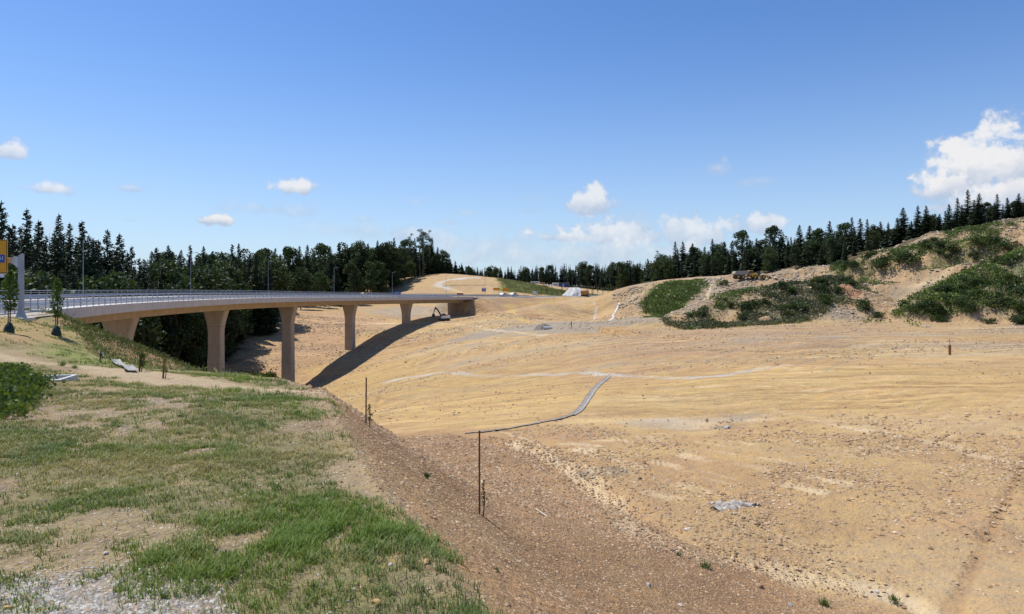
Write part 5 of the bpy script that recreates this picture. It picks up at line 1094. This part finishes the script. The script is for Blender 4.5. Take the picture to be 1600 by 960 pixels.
# excavator at the end of the bridge
q = at(694, 502); e = empty('excavator', q, math.radians(200)); tag(e, 'small tracked excavator, dark arm raised, pale body, working below the bridge end', 'excavator')
for s in (-1, 1):
    mb = MB(); mb.prism([(-1.9,.45),(-1.6,.08),(1.6,.08),(1.9,.45),(1.6,.85),(-1.6,.85)], s*.95 - .25, s*.95 + .25); mb.build('track', DARKM, e, bevel=.05)
mb = MB(); mb.box((0,0,.95),(1.6,1.5,.3)); mb.box((-.4,0,1.45),(2.6,2.3,.75),0); mb.box((-1.5,0,1.5),(.7,2.4,1.0)); mb.build('body', WPNT, e, bevel=.08)
mb = MB(); mb.box((-1.0,-.2,2.0),(1.4,1.6,.4)); mb.build('hood', REDM, e, bevel=.06)
mb = MB(); mb.box((.4,.65,2.15),(1.2,.95,1.35),0,taper=.88); cb = mb.build('cab', WPNT, e, bevel=.05); mb = MB(); mb.box((.4,.65,2.25),(1.22,.97,.75),0,taper=.95); mb.build('window', GLS, cb)
mb = MB(); mb.tube([(.9,-.2,1.5),(2.0,-.2,3.6),(3.1,-.2,4.6)], [.26,.26,.2], 6); mb.build('boom', BLK, e)
mb = MB(); mb.tube([(3.0,-.2,4.9),(3.7,-.2,2.6)], [.2,.14], 6); mb.tube([(2.2,-.2,4.1),(3.1,-.2,4.95)], .07, 6); st = mb.build('stick', BLK, e)
mb = MB(); mb.prism([(3.4,2.6),(4.1,2.5),(4.2,1.7),(3.7,1.3),(3.1,1.6)], -.65, .25); mb.build('bucket', DARKM, st, bevel=.03)
# articulated dumper on the hill crest
def on(px, Y): x = pw(px, Y); return (x, Y, H(x, Y))
p_ = on(1170, 232); e = empty('dump_truck', (p_[0], p_[1], p_[2] + .05), math.radians(4)); tag(e, 'yellow articulated dump truck with long grey skip parked on the hill crest before the trees', 'dump truck')
mb = MB(); mb.prism([(-5.6,1.9),(-5.2,2.75),(-.6,2.9),(-.2,2.9),(-.9,1.5),(-4.6,1.25)], -1.4, 1.4); mb.build('skip', simple('dusty_metal', (.30,.26,.21), (.38,.34,.28), 2, .7), e, bevel=.05)
mb = MB(); mb.box((-2.4,0,1.05),(5.4,.9,.4)); mb.box((1.0,0,1.1),(2.6,.8,.5)); mb.build('chassis', DARKM, e)
mb = MB(); mb.box((.55,0,2.1),(1.5,2.0,1.9),0,taper=.9); cb = mb.build('cab', YLW, e, bevel=.08); mb = MB(); mb.box((.58,0,2.45),(1.52,2.02,.75),0,taper=.97); mb.build('window', GLS, cb)
mb = MB(); mb.prism([(1.3,1.1),(1.3,2.2),(2.9,1.95),(3.3,1.5),(3.3,1.1)], -1.1, 1.1); mb.build('bonnet', YLW, e, bevel=.08)
for x in (-4.3, -2.6, 2.1):
    for y in (-1.15, 1.15): wheel(e, x, y, .82, .55, YLW)
p_ = on(1187, 231); e = empty('wheel_loader', (p_[0], p_[1], p_[2] + .05), math.radians(-8)); tag(e, 'yellow wheel loader beside the dump truck on the hill crest', 'wheel loader')
mb = MB(); mb.prism([(-2.6,.9),(-2.6,1.9),(-.9,2.1),(-.6,.9)], -1, 1); mb.prism([(-.6,.8),(-.6,1.4),(1.6,1.3),(1.6,.8)], -.5, .5); mb.build('body', YLW, e, bevel=.08)
mb = MB(); mb.box((-.4,0,2.2),(1.2,1.4,1.5),0,taper=.9); mb.build('cab', GLS, e, bevel=.05); mb = MB(); mb.tube([(.6,-.4,1.6),(2.3,-.4,1.3),(3.0,-.4,.6)], .13, 6); mb.tube([(.6,.4,1.6),(2.3,.4,1.3),(3.0,.4,.6)], .13, 6); a_ = mb.build('arm', YLW, e)
mb = MB(); mb.prism([(2.9,1.2),(3.2,1.1),(3.3,.5),(4.1,.2),(4.0,.08),(3.1,.1),(2.8,.5)], -1.35, 1.35); mb.build('bucket', DARKM, a_)
for x in (-1.7, 1.1):
    for y in (-.95, .95): wheel(e, x, y, .75, .5, YLW)
# parked dump truck in orange by the white heap
p_ = on(914, 318); e = empty('parked_lorry', (p_[0], p_[1], p_[2]), math.radians(70)); tag(e, 'rust-orange lorry parked right of the white heap beyond the road', 'lorry')
mb = MB(); mb.prism([(-3.4,1.1),(-3.6,2.9),(1.2,2.9),(1.0,1.1)], -1.2, 1.2); mb.build('tipper_body', ORG, e, bevel=.05); mb = MB(); mb.box((2.2,0,1.9),(1.7,2.3,2.3),0,taper=.94); cb = mb.build('cab', ORG, e, bevel=.1); mb = MB(); mb.box((2.25,0,2.3),(1.72,2.32,.8),0,taper=.96); mb.build('window', GLS, cb); mb = MB(); mb.box((-.2,0,.95),(6.4,1.0,.35)); mb.build('chassis', DARKM, e)
for x in (-2.6, -1.3, 2.1):
    for y in (-1.05, 1.05): wheel(e, x, y, .52, .4)
# white heap and its slab
def heap(name, px, Y, wpx, hpx, mat, label, catn='heap', rz=0, seed=1):
    p = on(px, Y); a = wpx / F * Y / 2; h = hpx / F * Y; g = 40; V = []
    for j in range(g + 1):
        for i in range(g + 1):
            x, y = i / g * 2 - 1, j / g * 2 - 1; r = math.hypot(x, y); z = max(0, 1 - r ** 1.15)
            V.append((x * a, y * a * .8, 0)); 
    V = np.array(V); r = np.hypot(V[:, 0] / a, V[:, 1] / (a * .8)); z = np.clip(1.05 - r ** 1.9 + .22 * fbm(V[:, 0] + seed * 9, V[:, 1], a * .4, seed, 4), 0, 1) * h * .95
    gz = height(V[:, 0] + p[0], V[:, 1] + p[1]); V[:, 2] = gz - p[2] + z - .06 * (z <= 0) - .05; I = np.arange((g + 1) ** 2).reshape(g + 1, g + 1)
    Q = np.stack([I[:-1, :-1], I[:-1, 1:], I[1:, 1:], I[1:, :-1]], -1).reshape(-1, 4); o = link(name, npmesh(name, V, [Q], mat, smooth=True), None, p); return tag(o, label, catn)
WCH = simple('white_stone', (.62,.61,.58), (.48,.47,.44), 1.2, .9, 0, .8, 5)
heap('gravel_heap', 900, 322, 42, 15, WCH, 'white gravel heap beyond the road in front of the far wood', 'heap', seed=2)
heap('gravel_heap', 848, 168, 30, 9, simple('grey_stone', (.16,.145,.125), (.25,.22,.19), 1.5, .95, 0, .8, 5), 'small dark grey rubble heap on the grey terrace', 'heap', seed=3)
heap('soil_heap', 1196, 152, 26, 8, SOIL, 'small tan soil heap at the foot of the scrubby heap', 'heap', seed=4)
heap('soil_heap', 1325, 172, 40, 8, simple('red_soil', (.42,.22,.12), (.36,.2,.11), 2, .95, 0, .5), 'reddish soil heap between the two green mounds', 'heap', seed=5)
p_ = on(856, 166); mb = MB(); mb.tube([(-1.1, 0, .35), (1.1, .3, .35)], .34, 14, cap=False); mb.tube([(-1.1, 0, .35), (1.1, .3, .35)], .30, 14, cap=False); o = mb.build('concrete_pipe', LGREY); o.location = p_; tag(o, 'short pale pipe lying beside the dark rubble heap on the terrace', 'pipe')
# site cabins and machines at the wood's edge
def cabin(px, Y, w, d, h, mat, label, rz=0):
    p = on(px, Y); o = empty('site_cabin', p, rz); tag(o, label, 'cabin'); mb = MB(); mb.box((0,0,h/2+.1),(w,d,h)); mb.build('wall', mat, o, bevel=.03); mb = MB(); mb.box((0,0,h+.17),(w+.2,d+.2,.14)); mb.build('roof', LGREY, o)
    for x in (-w*.25, w*.22):
        mb = MB(); mb.box((x,-d/2-.02,h*.6),(w*.18,.05,h*.3)); mb.build('window', GLS, o)
    mb = MB(); mb.box((0,-d/2-.02,h*.45),(.9,.05,h*.75)); mb.build('door', LGREY, o); return o
cabin(868, 430, 4, 2.6, 2.6, WPNT, 'white site cabin left of the blue container at the far wood'); cabin(880, 434, 7, 2.6, 2.8, BPNT, 'dark blue site container in front of the far wood')
cabin(836, 410, 5.5, 2.6, 1.6, WPNT, 'low white cabin at the left of the far wood edge'); cabin(846, 432, 4.5, 2.6, 2.2, ORG, 'orange-brown cabin left of the white site cabin')
for px, Y, lb in ((787, 312, 'white car on the road just past the bridge, left of two'), (803, 322, 'white car on the road past the bridge, right of two')):
    s = s_of_y(Y * .98)
    lo, hi = S_B, _d[-1] - 5
    for _ in range(40):
        s = (lo + hi) / 2; p, d, r = cl_at(s); 
        if p.x / p.y * F + 800 < px: lo = s
        else: hi = s
    e = empty('parked_car', (p.x, p.y, p.z + .28), math.atan2(d.y, d.x)); tag(e, lb, 'car', 'cars past the bridge')
    mb = MB(); mb.prism([(-2.1,.3),(-2.15,.85),(-1.6,.95),(-1.1,1.42),(.4,1.45),(1.1,.98),(2.0,.85),(2.15,.5),(2.1,.3)], -.86, .86); mb.build('body', WPNT, e, bevel=.06)
    mb = MB(); mb.prism([(-1.45,.98),(-1.05,1.36),(.35,1.38),(.95,.98)], -.875, .875); mb.build('window', GLS, e)
    for x in (-1.35, 1.35):
        for y in (-.78, .78): wheel(e, x, y, .32, .2)
# signs along the road
def sign(name, px, py, Y, w, h, mat, label, base, legs=2, back=None, mark=None):
    x = pw(px, Y); z = (HZ - py) / F * Y; o = empty(name, (x, Y, base)); tag(o, label, 'road sign'); mb = MB(); mb.box((0, -.08, z - base), (w, .06, h)); pn = mb.build('panel', mat, o, bevel=.01)
    mb = MB()
    for k in range(legs): xx = 0 if legs == 1 else (-.3 + .6 * k) * w; mb.tube([(xx, 0, -.2), (xx, 0, z - base + h * .45)], .05, 6)
    mb.build('post', STEELD, o)
    if mark:
        mb = MB()
        for (a, b_, c_, d_) in mark: mb.box((a * w, -.115, z - base + b_ * h), (c_ * w, .01, d_ * h))
        mb.build('marking', WHT, pn)
    return o
def dz_(y): return cl_at(s_of_y(y))[0].z + .3
sign('road_sign', 621, 458.2, 232, 2.3, 1.0, BPNT, 'small dark blue sign with pale lines above the fifth pier', dz_(232), 2, mark=[(0, .2, .7, .14), (0, -.2, .6, .14)])
sign('road_sign', 719, 460.0, 262, 2.4, .9, REDM, 'small dark red sign at the right end of the bridge', dz_(262), 2, mark=[(0, -.2, .7, .12)])
sign('road_sign', 756, 453.0, 300, 1.9, 1.7, BPNT, 'square blue and white sign just past the bridge', on(756, 300)[2], 2, mark=[(0, .25, .8, .2), (0, -.25, .8, .1)])
sign('road_sign', 776, 452.0, 320, 3.2, 1.2, YEL, 'yellow direction sign, left one of two past the bridge', on(776, 320)[2], 2, mark=None)
sign('road_sign', 790, 453.0, 326, 3.0, 1.5, YEL, 'yellow direction sign, right one of two past the bridge', on(790, 326)[2], 2, mark=None)
sign('road_sign', 836, 458.0, 330, 2.4, 2.0, WHT, 'white panel on posts beside the far road', on(836, 330)[2], 2)
print('objects', len(bpy.data.objects))
